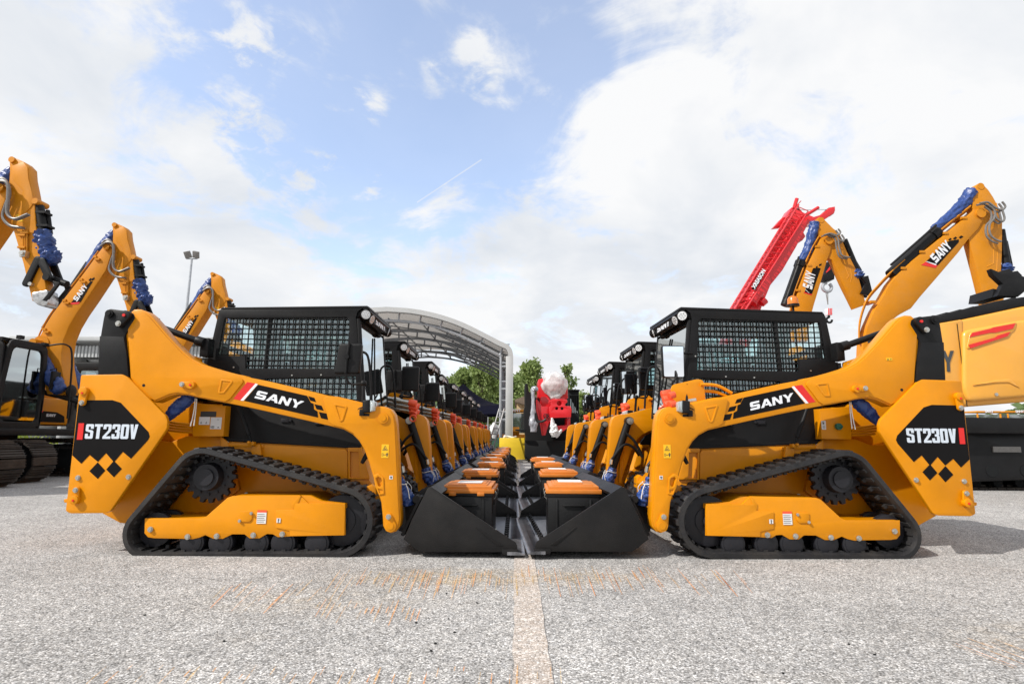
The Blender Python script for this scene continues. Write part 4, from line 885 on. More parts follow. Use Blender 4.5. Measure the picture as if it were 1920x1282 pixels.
    mz_ = N(nt, 'ShaderNodeMix', data_type='RGBA', blend_type='MULTIPLY'); L_(nt, M_('MULTIPLY', sp_, nn_.outputs[0]), mz_.inputs[0]); L_(nt, last, mz_.inputs[6]); mz_.inputs[7].default_value = (1.1, .80, .38, 1); last = mz_.outputs[2]
    if tint:
        w = N(nt, 'ShaderNodeMapRange'); L_(nt, noi(26, 6, .75), w.inputs[0]); w.inputs[1].default_value = .36; w.inputs[2].default_value = .56; w.inputs[3].default_value = tint[1] * .35; w.inputs[4].default_value = tint[1]
        mt = N(nt, 'ShaderNodeMix', data_type='RGBA'); L_(nt, w.outputs[0], mt.inputs[0]); L_(nt, last, mt.inputs[6]); mt.inputs[7].default_value = (*tint[0], 1); last = mt.outputs[2]
    L_(nt, last, p.inputs['Base Color']); p.inputs['Roughness'].default_value = .85; p.inputs['Specular IOR Level'].default_value = .3
    bp = N(nt, 'ShaderNodeBump'); bp.inputs['Strength'].default_value = .55; bp.inputs['Distance'].default_value = .004; bp.invert = True; L_(nt, v1.outputs['Distance'], bp.inputs['Height']); L_(nt, bp.outputs[0], p.inputs['Normal'])
    return m
M['asphalt'] = asphalt(); M['oldpaint'] = asphalt(((.86, .60, .40), .20))
def streak_mat():
    m = bpy.data.materials.new('orange_scrape_paint'); m.use_nodes = True; nt = m.node_tree; p = nt.nodes['Principled BSDF']
    g = N(nt, 'ShaderNodeNewGeometry')
    mx = N(nt, 'ShaderNodeMix', data_type='RGBA'); L_(nt, g.outputs['Random Per Island'], mx.inputs[0]); mx.inputs[6].default_value = (.72, .24, .05, 1); mx.inputs[7].default_value = (.62, .40, .10, 1); L_(nt, mx.outputs[2], p.inputs['Base Color'])
    n = N(nt, 'ShaderNodeTexNoise'); n.inputs['Scale'].default_value = 70; n.inputs['Detail'].default_value = 4; n.inputs['Roughness'].default_value = .8; L_(nt, g.outputs['Position'], n.inputs[0])
    a = N(nt, 'ShaderNodeMath', operation='MULTIPLY_ADD'); L_(nt, g.outputs['Random Per Island'], a.inputs[0]); a.inputs[1].default_value = -.10; L_(nt, n.outputs[0], a.inputs[2])
    r = N(nt, 'ShaderNodeMapRange'); L_(nt, a.outputs[0], r.inputs[0]); r.inputs[1].default_value = .30; r.inputs[2].default_value = .52; r.inputs[4].default_value = .72
    L_(nt, r.outputs[0], p.inputs['Alpha']); p.inputs['Roughness'].default_value = .9; return m
M['streak'] = streak_mat()
mb = MB(); mb.raw([(-1500, -1500, 0), (1500, -1500, 0), (1500, 1500, 0), (-1500, 1500, 0)], [(0, 1, 2, 3)])
tag(mb.build('ground', 'asphalt'), kind='structure')
mb = MB(); pts = [(ground_at(962, 1070), ground_at(1004, 1070)), (ground_at(965, 1282), ground_at(1041, 1282))]
xl = .5 * (pts[0][0].x + pts[1][0].x); xr = .5 * (pts[0][1].x + pts[1][1].x)
L0 = [(xl + random.uniform(-.006, .006), y * .12) for y in range(8, 260)]; R0 = [(xr + random.uniform(-.006, .006), y * .12) for y in range(8, 260)]
vs = [(a[0], a[1], .004) for a in L0] + [(b[0], b[1], .004) for b in R0]; n = len(L0)
mb.raw(vs, [(i, n + i, n + i + 1, i + 1) for i in range(n - 1)]); tag(mb.build('painted_line', 'oldpaint'), kind='structure')
mb = MB()
def streaks(px0, px1, y0, y1, n, lean, sl=1.0, w0=.004):
    for k in range(n):
        px = px0 + (px1 - px0) * (k + random.uniform(-.3, .3)) / n
        a = random.uniform(y0, y0 + (y1 - y0) * .35); b = random.uniform(a + 8, y1)
        ln = lean(px)
        p, q = ground_at(px, a, .008), ground_at(px + (b - a) * ln, b, .008); w = random.uniform(w0 * .6, w0 * 1.6)
        m_ = (p + q) / 2
        t = random.uniform(.3, 1)
        mb.raw([(p.x - w * .3, p.y, .008), (p.x + w * .3, p.y, .008), (m_.x + w * t, m_.y, .008), (q.x + w * .4, q.y, .008), (q.x - w * .4, q.y, .008), (m_.x - w * t, m_.y, .008)], [(0, 1, 2, 3, 4, 5)])
streaks(640, 960, 1062, 1125, 44, lambda p: -(1000 - p) / 520)
streaks(960, 1230, 1058, 1120, 34, lambda p: (p - 940) / 420)
streaks(1230, 1400, 1065, 1120, 12, lambda p: .85)
streaks(600, 800, 1120, 1175, 20, lambda p: -(1000 - p) / 620)
streaks(200, 1080, 1245, 1300, 34, lambda p: -(1000 - p) / 700, w0=.004)
streaks(1780, 1900, 1195, 1260, 10, lambda p: 2.6)
streaks(420, 620, 1085, 1150, 12, lambda p: -1.0)
tag(mb.build('paint_scrapes', 'streak'), kind='structure')
mb = MB()
for k in range(14):
    p = ground_at(random.uniform(100, 1850), random.uniform(1065, 1275)); mb.ball((p.x, p.y, .003), random.uniform(.004, .008), 4, sx=(1, .7, .5), jit=.6, seed=k)
tag(mb.build('loose_stones', 'dark'), kind='stuff')

# ------------------------------------------------------------------ loaders in two rows
loader = make_loader()
ORD = ['first', 'second', 'third', 'fourth', 'fifth', 'sixth', 'seventh', 'eighth', 'ninth']
def make_box():
    t = empty('storage_box')
    mb = MB(); mb.box((0, 0, .195), (.43, .60, .37), taper=1.0)
    for s in (-1, 1):
        for x in (-.14, .14): mb.box((x, s * .303, .19), (.02, .012, .34))
        mb.box((0, s * .31, .31), (.18, .03, .012)); mb.box((s * .218, 0, .31), (.012, .2, .05))
    mb.box((0, 0, .392), (.445, .615, .03)); mb.build('body', 'box', t, bevel=.008)
    mb = MB(); mb.box((0, 0, .422), (.465, .635, .034)); mb.box((0, 0, .450), (.42, .59, .03)); mb.box((-.0, 0, .4675), (.34, .50, .012)); mb.box((.03, 0, .4765), (.24, .34, .008))
    for s in (-1, 1): mb.box((s * .12, -.32, .40), (.06, .014, .03))
    mb.build('lid', 'lid', t, bevel=.007)
    mb = MB(); mb.box((.01, -.06, .482), (.21, .24, .004)); mb.build('paper_label', 'paper', t)
    mb = MB()
    for s in (-1, 1): mb.tube([(.225, s * .15, .42), (.24, s * .15, .40), (.238, s * .15, .36), (.222, s * .15, .35)], .004, 6)
    mb.build('latch', 'steel', t)
    return t
box0 = make_box()
jit = [(0, 0), (-.03, 0), (.02, .01), (-.06, 0), (-.03, -.01), (.0, 0), (.02, 0), (-.02, 0), (.02, 0)]
def label_l(side, k):
    if k == 0: return 'nearest orange tracked loader of the %s row, its whole side in view' % side
    return 'orange tracked loader, %s from the camera in the %s row' % (ORD[k], side)
for side, n in (('left', 9), ('right', 4)):
    for k in range(n):
        o = loader if (side == 'left' and k == 0) else copy_tree(loader)
        b = box0 if (side == 'left' and k == 0) else copy_tree(box0)
        dx, dy = jit[k]
        if side == 'left':
            o.location = (XS + dx, YC + k * PITCHY + dy, 0); o.rotation_euler.z = 0 if k == 0 else R(random.uniform(-.7, .7)); b.location = (XS + dx - .50, YC + k * PITCHY - .20 + dy, .035); b.rotation_euler.z = random.uniform(-.03, .03)
        else:
            o.location = (.03 - dx * .7, YC - .04 + k * PITCHY + dy, .013); o.rotation_euler.z = math.pi + R(3.0 if k == 0 else random.uniform(1.6, 3.4))
            b.location = (XS + .40 + (0.03 if k else 0), YC + k * PITCHY - .27, .045); b.rotation_euler.z = math.pi + random.uniform(-.03, .03)
        tag(o, label_l(side, k), 'track loader', 'track loaders parked in two facing rows')
        tag(b, 'black box with orange lid in the bucket of the %s %s-row loader' % (('nearest' if k == 0 else ORD[k]), side), 'storage box', 'orange lidded boxes in the loader buckets')

# ---- BACKGROUND MARK

# ------------------------------------------------------------------ excavators, shared pieces
def zoomer(ox, oy, sc):
    def f(pts, D, loc=(0, 0, 0)):
        out = []
        for x, y in pts:
            p = at(ox + x / sc, oy + y / sc, D); out.append((p.x - loc[0], p.z - loc[2]))
        return out
    return f
ZA = zoomer(0, 280, 3.0524); ZB = zoomer(0, 560, 3.5625); ZD = zoomer(1360, 330, 3.4286); ZE = zoomer(1360, 370, 5.575); ZF = zoomer(1620, 560, 3.56); ZR = zoomer(820, 680, 6.4); ZC = zoomer(30, 620, 9.16); Z3 = zoomer(680, 560, 4.272)
def path3(pts, y): return [Vector((x, y, z)) for x, z in pts]
def decal_group(parent, y, quad_bg, red, wht, squares, a, b, h, name='brand_decal'):
    """black brand decal lying on a boom side, reading from a to b"""
    mb = MB(); mb.m = 0; mb.plate(quad_bg, y - .006, y - .001)
    for q in squares: mb.plate(q, y - .006, y - .001)
    mb.m = 2; mb.plate(red, y - .006, y - .001)
    if wht: mb.m = 1; mb.plate(wht, y - .009, y - .0065)
    mb.m = 1; d = Vector((b[0] - a[0], 0, b[1] - a[1])); brand(mb, (a[0], y - .0065, a[1]), d, Vector((-d.z, 0, d.x)), h, d.length, th=.004)
    return mb.build(name, ['decal', 'white', 'red'], parent)
def steel_track(parent, x0, x1, y0, y1, h, n=46, name='track'):
    r = h / 2 - .03; ex = []
    mb = MB(); path = resample(hull([(x0 + r + .03, h / 2, r), (x1 - r - .03, h / 2, r)], 40), 1, True)
    circ = hull([(x0 + r + .03, h / 2, r), (x1 - r - .03, h / 2, r)], 40)
    for p, t in resample(circ, .17):
        nn = Vector((t.y, -t.x)); rot = Matrix(((t.x, 0, nn.x), (0, 1, 0), (t.y, 0, nn.y)))
        mb.box((p.x, (y0 + y1) / 2, p.y), (.155, y1 - y0, .025), rot)
        for o in (-.05, .0, .05): mb.box((p.x + nn.x * .022 + t.x * o, (y0 + y1) / 2, p.y + nn.y * .022 + t.y * o), (.012, y1 - y0, .022), rot)
        mb.box((p.x - nn.x * .03, (y0 + y1) / 2, p.y - nn.y * .03), (.10, .16, .04), rot)
    t = mb.build(name, 'trackm', parent)
    mb = MB(); ym = (y0 + y1) / 2
    mb.plate([(x0 + r * 1.2, h * .22), (x1 - r * 1.2, h * .22), (x1 - r * 1.2, h * .60), (x1 - r * 2, h * .74), (x0 + r * 2, h * .74), (x0 + r * 1.2, h * .60)], ym - .16, ym + .16, .01)
    for x in (x0 + r + .03, x1 - r - .03): mb.cyl((x, ym - .12, h / 2), (x, ym + .12, h / 2), r * .85, 26); mb.cyl((x, ym - .19, h / 2), (x, ym - .10, h / 2), r * .4, 16)
    k = int((x1 - x0) / .38)
    for i in range(1, k): mb.cyl((x0 + i * (x1 - x0) / k, ym - .17, .12), (x0 + i * (x1 - x0) / k, ym + .17, .12), .085, 16)
    mb.build('track_frame', 'dark', t); return t

# ---- left row excavator (built where the middle one stands, boom towards +X)
DB = 11.58; RA = Vector((-9.9, 11.75, 0))
pA = at(650 / 3.0524, 280 + 418 / 3.0524, DB)
def match(x, y):
    p = at(x / 3.0524, 280 + y / 3.0524, 1.0); D = (pA.z - CAMH) / (p.z - CAMH); return D, p.x * D
DCc, XCc = match(60, 40); DBb, XBb = match(1212, 702)
OFF_C = Vector((XCc - pA.x, DCc - DB, 0)); OFF_B = Vector((XBb - pA.x, DBb - DB, 0))
def A_(pts): return ZA(pts, DB, RA)
def C_(pts): return [(x - OFF_C.x, z) for x, z in ZA(pts, DCc, RA)]
def make_excavator():
    root = empty('excavator', RA); yb = DB - RA.y
    mb = MB()
    boom = A_([(225, 1075), (262, 1000), (300, 940), (400, 810), (500, 680), (562, 592), (598, 548), (628, 538), (642, 552), (640, 590), (622, 640), (606, 690), (560, 760), (500, 850), (440, 935), (395, 1010), (362, 1090), (350, 1170), (352, 1240), (375, 1370), (372, 1400), (270, 1400), (240, 1300), (205, 1180)])
    mb.plate(boom, yb, yb + .36, .012)
    a = A_([(235, 1112)])[0]; mb.cyl((a[0], yb - .22, a[1]), (a[0], yb + .58, a[1]), .075, 18); mb.cyl((a[0], yb - .02, a[1]), (a[0], yb + .38, a[1]), .17, 24)
    a = A_([(615, 562)])[0]; mb.cyl((a[0], yb - .05, a[1]), (a[0], yb + .41, a[1]), .07, 18)
    bo = mb.build('boom', 'orange2', root)
    mb = MB()
    for k in range(4):
        q = A_([(190 + k * 14, 1180), (215 + k * 11, 1075), (258 + k * 9, 985), (300 + k * 8, 920), (400 + k * 8, 790), (500 + k * 7, 660), (560 + k * 6, 580)]); mb.tube(bez(path3(q, yb + .02 + k * .09), 4), .016, 6)
    for p in ([(545, 615)], [(465, 745)], [(370, 865)], [(255, 1030)]):
        q = A_(p)[0]; mb.box((q[0], yb + .16, q[1]), (.07, .36, .05)); mb.box((q[0] + .07, yb - .02, q[1] - .06), (.10, .04, .04))
    mb.build('hydraulic_pipes', 'orange2', bo)
    decal_group(bo, yb, A_([(408, 876), (520, 755), (532, 756), (520, 775), (462, 874)]), A_([(406, 878), (462, 872), (448, 886), (404, 888)]), None,
                [A_(q) for q in ([(508, 748), (520, 736), (526, 744), (514, 756)], [(524, 742), (540, 732), (542, 742), (528, 752)])], A_([(442, 872)])[0], A_([(508, 782)])[0], .115)
    # boom cylinders under blue sleeves
    for k, yy in enumerate((yb - .14, yb + .50)):
        mb = MB(); q = ZB([(285, 315), (330, 430), (390, 540), (440, 620)], DB, RA); 
        sleeve(mb, [Vector((x, yy, z)) for x, z in q], [.08, .11, .12, .14, .12], seed=20 + k, amp=.3); mb.build('protective_sleeve', 'blue', bo, angle=180)
    # arm
    mb = MB(); ya = yb + .05
    arm = C_([(38, 62), (45, 42), (60, 38), (78, 44), (122, 64), (148, 92), (152, 150), (168, 230), (182, 310), (186, 400), (196, 500), (222, 640), (246, 780), (252, 862), (168, 862), (148, 780), (118, 650), (60, 455), (28, 350), (20, 280), (35, 190), (40, 120)])
    mb.plate(arm, ya, ya + .18, .012)
    mb.plate(C_([(55, 90), (120, 66), (145, 95), (150, 160), (170, 240), (180, 300), (160, 330), (100, 390), (85, 330), (120, 230), (60, 170)]), ya - .012, ya, .005)
    a = C_([(58, 54)])[0]; mb.cyl((a[0], ya - .03, a[1]), (a[0], ya + .21, a[1]), .05, 16)
    a = C_([(192, 292)])[0]; mb.cyl((a[0], ya - .03, a[1]), (a[0], ya + .21, a[1]), .05, 16)
    ar = mb.build('arm', 'orange2', root)
    # arm cylinder along the boom back, sleeve near the top
    mb = MB(); q = A_([(632, 455), (610, 500), (560, 560), (478, 690)]); sleeve(mb, [Vector((x - .02, ya + .1, z)) for x, z in q], [.07, .11, .12, .12, .09], seed=31, amp=.25); mb.build('protective_sleeve', 'blue', bo, angle=180)
    mb = MB(); q = A_([(500, 650), (300, 915), (235, 1030)]); mb.cyl((q[0][0] - .06, ya + .1, q[0][1] + .03), (q[2][0] - .03, ya + .1, q[2][1] + .03), .085, 14); mb.build('arm_cylinder', 'black', bo)
    # bucket cylinder, sleeve, linkage
    mb = MB(); q = C_([(205, 300), (235, 470)]); yc = ya + .09
    mb.cyl((q[0][0], yc, q[0][1]), (q[1][0], yc, q[1][1]), .075, 16); mb.cyl((q[0][0] + .13, yc + .05, q[0][1] - .1), (q[1][0] + .08, yc + .05, q[1][1]), .03, 8)
    for t in (.35, .8): x = q[0][0] * (1 - t) + q[1][0] * t; z = q[0][1] * (1 - t) + q[1][1] * t; mb.box((x + .04, yc, z), (.20, .16, .035))
    o1_ = mb.build('bucket_cylinder', 'black', ar)
    mb = MB(); q = C_([(232, 465), (245, 540), (268, 600), (300, 640)]); sleeve(mb, path3(q, yc), [.11, .14, .13, .12, .15, .09], seed=40, amp=.4); o2_ = mb.build('protective_sleeve', 'blue', ar, angle=180)
    mb = MB()
    for yy in (ya - .05, ya + .17):
        mb.plate([(p[0], p[1]) for p in hull([(*C_([(238, 640)])[0], .055), (*C_([(172, 775)])[0], .055)])], yy, yy + .05, .006)
        mb.plate([(p[0], p[1]) for p in hull([(*C_([(262, 650)])[0], .06), (*C_([(300, 740)])[0], .05)])], yy + .0, yy + .045, .006)
        mb.plate(C_([(320, 760), (362, 772), (285, 878), (262, 872), (330, 790)]), yy + .02, yy + .06, .006)
    q = C_([(290, 740), (372, 770)]); mb.cyl((q[0][0], ya - .06, q[0][1]), (q[0][0], ya + .22, q[0][1]), .055, 14)
    mb.cyl((q[0][0], yc, q[0][1]), (q[1][0], yc, q[1][1]), .055, 14)
    o3_ = mb.build('bucket_link', 'black', ar)
    for o_ in (o1_, o2_, o3_): o_.location = (-.08, 0, .03)
    mb = MB(); q = C_([(205, 845)])[0]; mb.plate(C_([(168, 815), (262, 800), (268, 850), (262, 885), (240, 898), (200, 885), (172, 858)]), ya - .02, ya + .20, .02, rnd=.03); mb.build('wrapped_arm_end', 'wrapsilver', ar)
    mb = MB(); q = C_([(172, 770)])[0]; mb.cyl((q[0], ya - .06, q[1]), (q[0], ya + .23, q[1]), .03, 12); q = C_([(140, 600)])[0]; mb.box((q[0], ya - .05, q[1]), (.09, .08, .10)); mb.cyl((q[0], ya - .12, q[1]), (q[0], ya - .05, q[1]), .035, 10)
    mb.build('valve', 'steel', ar)
    # hoses at the elbow
    mb = MB()
    for k in range(4):
        o = k * 9; q = C_([(-25, 190 + o), (10, 165 + o), (42, 190 + o * .6), (58 + o * .5, 260), (30 + o, 330), (15 + o * 1.3, 390), (60 + o, 440), (140, 452)] if k < 2 else [(-20, 200 + o), (30, 172 + o), (66 + o * .3, 215), (62 + o * .5, 300), (72, 380), (115, 412), (190, 385)])
        mb.tube(bez(path3(q, ya - .05 - .035 * k), 7), .019, 7)
    mb.build('hydraulic_hose', 'hoseg', ar)
    mb = MB()
    for k in range(3): q = C_([(125 + k * 12, 460), (128 + k * 10, 560), (118 + k * 14, 600)]); mb.tube(path3(q, ya - .03), .012, 6)
    for p in ((122, 490), (140, 475), (122, 560)): q = C_([p])[0]; mb.box((q[0], ya - .03, q[1]), (.12, .06, .03))
    mb.build('arm_pipes', 'orange2', ar)
    q = C_([(95, 392)])[0]; mb = MB(); mb.plate([(q[0] - .07, q[1] + .05), (q[0] - .02, q[1] + .09), (q[0] + .08, q[1] - .04), (q[0], q[1] - .05)], ya - .004, ya - .001); mb.build('warning_label', 'yellow', ar)
    # cab
    L = lambda X, Y, Z: (X - RA.x, Y - RA.y, Z)
    c = empty('cab'); c.parent = root
    xf, xb, y0, y1, z0, z1 = -9.43 - RA.x, -11.2 - RA.x, 10.36 - RA.y, 11.36 - RA.y, 1.0, 2.66
    mb = MB()
    fo = round_poly([(y0, z0), (y1, z0), (y1 + .02, 1.6), (y1 - .06, z1), (y0 + .06, z1), (y0 - .02, 1.6)], .18, 5)
    fh = round_poly([(y0 + .09, z0 + .12), (y1 - .09, z0 + .12), (y1 - .08, 1.7), (y1 - .16, z1 - .15), (y0 + .16, z1 - .15), (y0 + .08, 1.7)], .12, 4)
    mb.shape(fo, (xf - .06, 0, 0), (0, 1, 0), (0, 0, 1), .06, .01, holes=[fh])
    mb.shape(fo, (xb, 0, 0), (0, 1, 0), (0, 0, 1), .06, .01, holes=[round_poly([(y0 + .15, 1.8), (y1 - .15, 1.8), (y1 - .2, z1 - .18), (y0 + .2, z1 - .18)], .08)])
    for yy, s in ((y0, 1), (y1, -1)):
        so = [(xb, z0), (xf, z0), (xf, 1.6), (xf - .06, z1 - .12), (xf - .2, z1), (xb, z1)]
        sh = round_poly([(xb + .15, 1.45), (xf - .12, 1.2), (xf - .12, 1.7), (xf - .2, z1 - .2), (xb + .15, z1 - .2)], .1)
        mb.plate(so, yy, yy + .05 * s, .008, holes=[sh], rnd=.05)
    mb.box(((xf + xb) / 2 - .03, (y0 + y1) / 2, z1 - .02), (xf - xb - .16, .98, .07)); mb.box(((xf + xb) / 2, (y0 + y1) / 2, z0 - .02), (xf - xb, 1.0, .06))
    mb.box((xf - .03, (y0 + y1) / 2 - .2, z1 + .05), (.08, .10, .07)); mb.box((xf - .03, y1 - .12, z1 + .0), (.08, .10, .07))
    mb.tube(bez([(xf - .02, y1 - .1, z1 - .02), (xf + .30, y1 + .0, z1 + .02), (xf + .42, y1 + .05, z1 - .25), (xf + .45, y1 + .1, 1.2)], 6), .018, 6)
    mb.build('frame', 'black', c)
    mb = MB(); mb.box((xf - .035, (y0 + y1) / 2, 1.86), (.008, .84, 1.42)); mb.build('windscreen', 'wind', c)
    mb = MB(); mb.box(((xf + xb) / 2, y0 + .02, 1.9), (1.4, .008, 1.2)); mb.box(((xf + xb) / 2, y1 - .02, 1.9), (1.4, .008, 1.2)); mb.build('side_window', 'glass', c)
    mb = MB(); mb.box((xf - .75, (y0 + y1) / 2, 1.35), (.5, .5, .15)); mb.box((xf - 1.0, (y0 + y1) / 2, 1.75), (.14, .48, .7)); mb.build('seat', 'seat', c, bevel=.04)
    mb = MB()
    for (yy, z) in ((y1 + .02, 1.95), ): mb.box((xf + .16, yy, z), (.05, .20, .36)); mb.tube([(xf - .02, yy, z + .2), (xf + .16, yy, z + .25), (xf + .16, yy, z)], .012, 6)
    mb.ball((xf + .36, y1 + .22, 1.75), .14, 8, sx=(.35, 1, 1))
    mb.build('mirror', 'black', c, bevel=.006)
    # house
    mb = MB(); mb.box2(L(-10.9, 12.0, 1.08), L(-10.08, 12.9, 1.66)); mb.box2(L(-10.9, 12.02, 1.60), L(-10.25, 12.75, 1.97)); mb.box2(L(-13.6, 10.5, 1.1), L(-11.3, 13.0, 2.05)); mb.box2(L(-11.3, 11.5, 1.08), L(-10.9, 12.95, 1.75))
    ho = mb.build('house', 'orange2', root, bevel=.05)
    mb = MB(); mb.m = 0; xx = -10.08 - RA.x + .002; yy0 = 12.04 - RA.y
    mb.shape([(0, 0), (.75, 0), (.72, .14), (.5, .22), (0, .24)], (xx, yy0, 1.14), (0, 1, 0), (0, 0, 1), .003)
    mb.m = 1; brand(mb, (xx + .004, yy0 + .22, 1.26), (0, 1, 0), (0, 0, 1), .06, .26, th=.002); mb.m = 2; mb.shape([(0, 0), (.09, .08), (.12, .08), (.05, 0)], (xx + .004, yy0 + .02, 1.30), (0, 1, 0), (0, 0, 1), .002)
    mb.build('brand_decal', ['decal', 'white', 'red'], ho)
    mb = MB(); mb.box2(L(-13.3, 10.34, .86), L(-9.4, 13.0, 1.0)); mb.cyl(L(-10.9, 11.75, .5), L(-10.9, 11.75, .9), .55, 24); mb.box2(L(-12.4, 11.1, .42), L(-9.8, 12.4, .62))
    mb.tube(bez([L(-10.1, 11.4, 1.95), L(-9.9, 11.6, 1.8), L(-9.5, 12.0, 1.65), L(-9.7, 12.9, 1.55)], 6), .06, 8)
    mb.build('platform', 'black', root, bevel=.02)
    steel_track(root, -12.9 - RA.x, -8.82 - RA.x, 10.6 - RA.y, 11.15 - RA.y, .78); steel_track(root, -12.9 - RA.x, -8.82 - RA.x, 12.4 - RA.y, 12.95 - RA.y, .78)
    return root
exA = make_excavator()
tag(exA, 'orange excavator behind the nearest left loader, its black cab beside the raised boom', 'excavator', 'excavators parked behind the left row')
exC = copy_tree(exA); exC.location = RA + OFF_C; tag(exC, 'leftmost orange excavator, only its high hanging arm with wrapped end in the frame', 'excavator', 'excavators parked behind the left row')
exB = copy_tree(exA); exB.location = RA + OFF_B; tag(exB, 'orange excavator farthest back on the left, boom rising beside the lamp post', 'excavator', 'excavators parked behind the left row')

# ---- right hand excavators
def long_excavator(name, D, Z, spec, cabx):
    """boom, arm and their cylinders traced in the plane at D, standing on a tracked base"""
    X0 = Z([spec['boom'][0]], D)[0][0]; loc = Vector((X0, D, 0)); root = empty(name, loc)
    g = lambda k, zz=None: (zz or Z)(spec[k], D, loc)
    T = spec.get('th', .55)
    mb = MB(); mb.plate(g('boom'), 0, T, .015); q = g('knee')[0]; mb.cyl((q[0], -.05, q[1]), (q[0], T + .05, q[1]), .12, 20)
    bo = mb.build('boom', 'orange2', root)
    mb = MB(); ZZ = spec.get('armz', Z)
    ap = ZZ(spec['arm'], D, loc); mb.plate(ap, .04, T - .02, .015); q = ZZ(spec['pin'], D, loc)[0]; mb.cyl((q[0], .03, q[1]), (q[0], T - .03, q[1]), .09, 18)
    ar = mb.build('arm', 'orange2', root)
    mb = MB(); q = g('cyl'); mb.cyl((q[0][0], T / 2, q[0][1]), (q[1][0], T / 2, q[1][1]), .14, 18); mb.cyl((q[0][0] * .12 + q[1][0] * .88, T / 2, q[0][1] * .12 + q[1][1] * .88), (q[1][0], T / 2, q[1][1]), .165, 18); mb.tube([(q[0][0] - .1, T / 2 - .2, q[0][1] + .2), (q[1][0] - .15, T / 2 - .2, q[1][1] + .1)], .03, 6)
    mb.build('arm_cylinder', 'black', bo)
    mb = MB(); q = g('sleeve'); sleeve(mb, path3(q, T / 2), [.15, .15, .14, .13, .12], seed=D, amp=.3); mb.build('protective_sleeve', 'blue', bo, angle=180)
    mb = MB(); q = ZZ(spec['bcyl'], D, loc); mb.cyl((q[0][0], T / 2, q[0][1]), (q[1][0], T / 2, q[1][1]), .09, 14); mb.cyl((q[0][0] + .1, T / 2, q[0][1] - .3), (q[1][0] + .12, T / 2, q[1][1]), .035, 8)
    q2 = ZZ(spec['link'], D, loc); mb.plate(q2, -.02, .08, .01); mb.plate(q2, T - .08, T + .02, .01)
    bc_ = mb.build('bucket_cylinder', 'black', ar); bc_.location.x += .06
    mb = MB(); q = ZZ(spec['bsleeve'], D, loc); sleeve(mb, path3(q, T / 2), [.11, .16, .18, .13], seed=D + 1, amp=.4); mb.build('protective_sleeve', 'blue', ar, angle=180)
    mb = MB()
    for k in range(5):
        q = g('pipe'); mb.tube(bez([Vector((x - .06 + k * .035, .03 + k * T / 5, z + .03)) for x, z in q], 5), .02, 6)
    for (x, z) in g('clamps'): mb.box((x + .05, T / 2, z - .03), (.12, T + .04, .06))
    mb.build('hydraulic_pipes', 'orange2', bo)
    for h in spec['hoses']:
        for k in range(2): mb = MB(); q = ZZ(h, D, loc); mb.tube(bez([Vector((x + k * .05, -.08 - k * .05, z + k * .03)) for x, z in q], 7), .026, 7); mb.build('hydraulic_hose', 'hoseg', ar)
    mb = MB()
    for ps in spec['armpipe']: q = ZZ(ps, D, loc); mb.tube(path3(q, .05), .018, 6)
    mb.build('arm_pipes', 'orange2', ar)
    q = ZZ(spec['lab'], D, loc); mb = MB(); mb.plate(q, .07, .078); mb.build('warning_label', 'yellow', ar)
    s = spec['dec']; decal_group(bo, 0, Z(s['bg'], D, loc), Z(s['red'], D, loc), Z(s['wh'], D, loc), [Z(k, D, loc) for k in s['sq']], Z(s['ab'][:1], D, loc)[0], Z(s['ab'][1:], D, loc)[0], s['h'])
    # base machine
    bx = cabx - loc.x
    mb = MB(); mb.box2((bx - 3.6, -.9, 1.25), (bx - .2, 1.9, 2.5)); mb.box2((bx - .2, 1.2, 1.25), (bx + .9, 1.9, 1.9)); mb.build('house', 'orange2', root, bevel=.08)
    mb = MB(); mb.box2((bx - 3.6, -1.0, 1.05), (bx + 1.2, 2.0, 1.25)); mb.cyl((bx - .6, .5, .6), (bx - .6, .5, 1.05), .8, 28); mb.box2((bx - 2.0, -.6, .5), (bx + 1, 1.6, .75)); mb.build('platform', 'black', root, bevel=.02)
    mb = MB(); mb.plate([(bx - .2, 1.25), (bx + 1.15, 1.25), (bx + 1.2, 2.2), (bx + 1.0, 2.95), (bx - .2, 3.0)], -1.0, -.95, .01, holes=[round_poly([(bx - .05, 1.9), (bx + 1.0, 1.6), (bx + 1.03, 2.2), (bx + .88, 2.8), (bx - .05, 2.85)], .08)], rnd=.08)
    mb.plate([(bx - .2, 1.25), (bx + 1.15, 1.25), (bx + 1.2, 2.2), (bx + 1.0, 2.95), (bx - .2, 3.0)], -.10, -.05, .01, holes=[round_poly([(bx - .05, 1.9), (bx + 1.0, 1.6), (bx + 1.03, 2.2), (bx + .88, 2.8), (bx - .05, 2.85)], .08)], rnd=.08)
    mb.box2((bx - .2, -.99, 2.9), (bx + 1.0, -.06, 3.01)); mb.box2((bx - .2, -.99, 1.25), (bx + 1.15, -.06, 1.35))
    cb = mb.build('cab', 'black', root)
    mb = MB(); mb.box2((bx - .1, -.975, 1.6), (bx + 1.05, -.97, 2.85)); mb.box2((bx + 1.08, -.9, 1.5), (bx + 1.085, -.15, 2.7)); mb.build('window', 'glass', cb)
    steel_track(root, bx - 3.3, bx + 1.4, -1.1, -.5, 1.0); steel_track(root, bx - 3.3, bx + 1.4, 1.5, 2.1, 1.0)
    return root
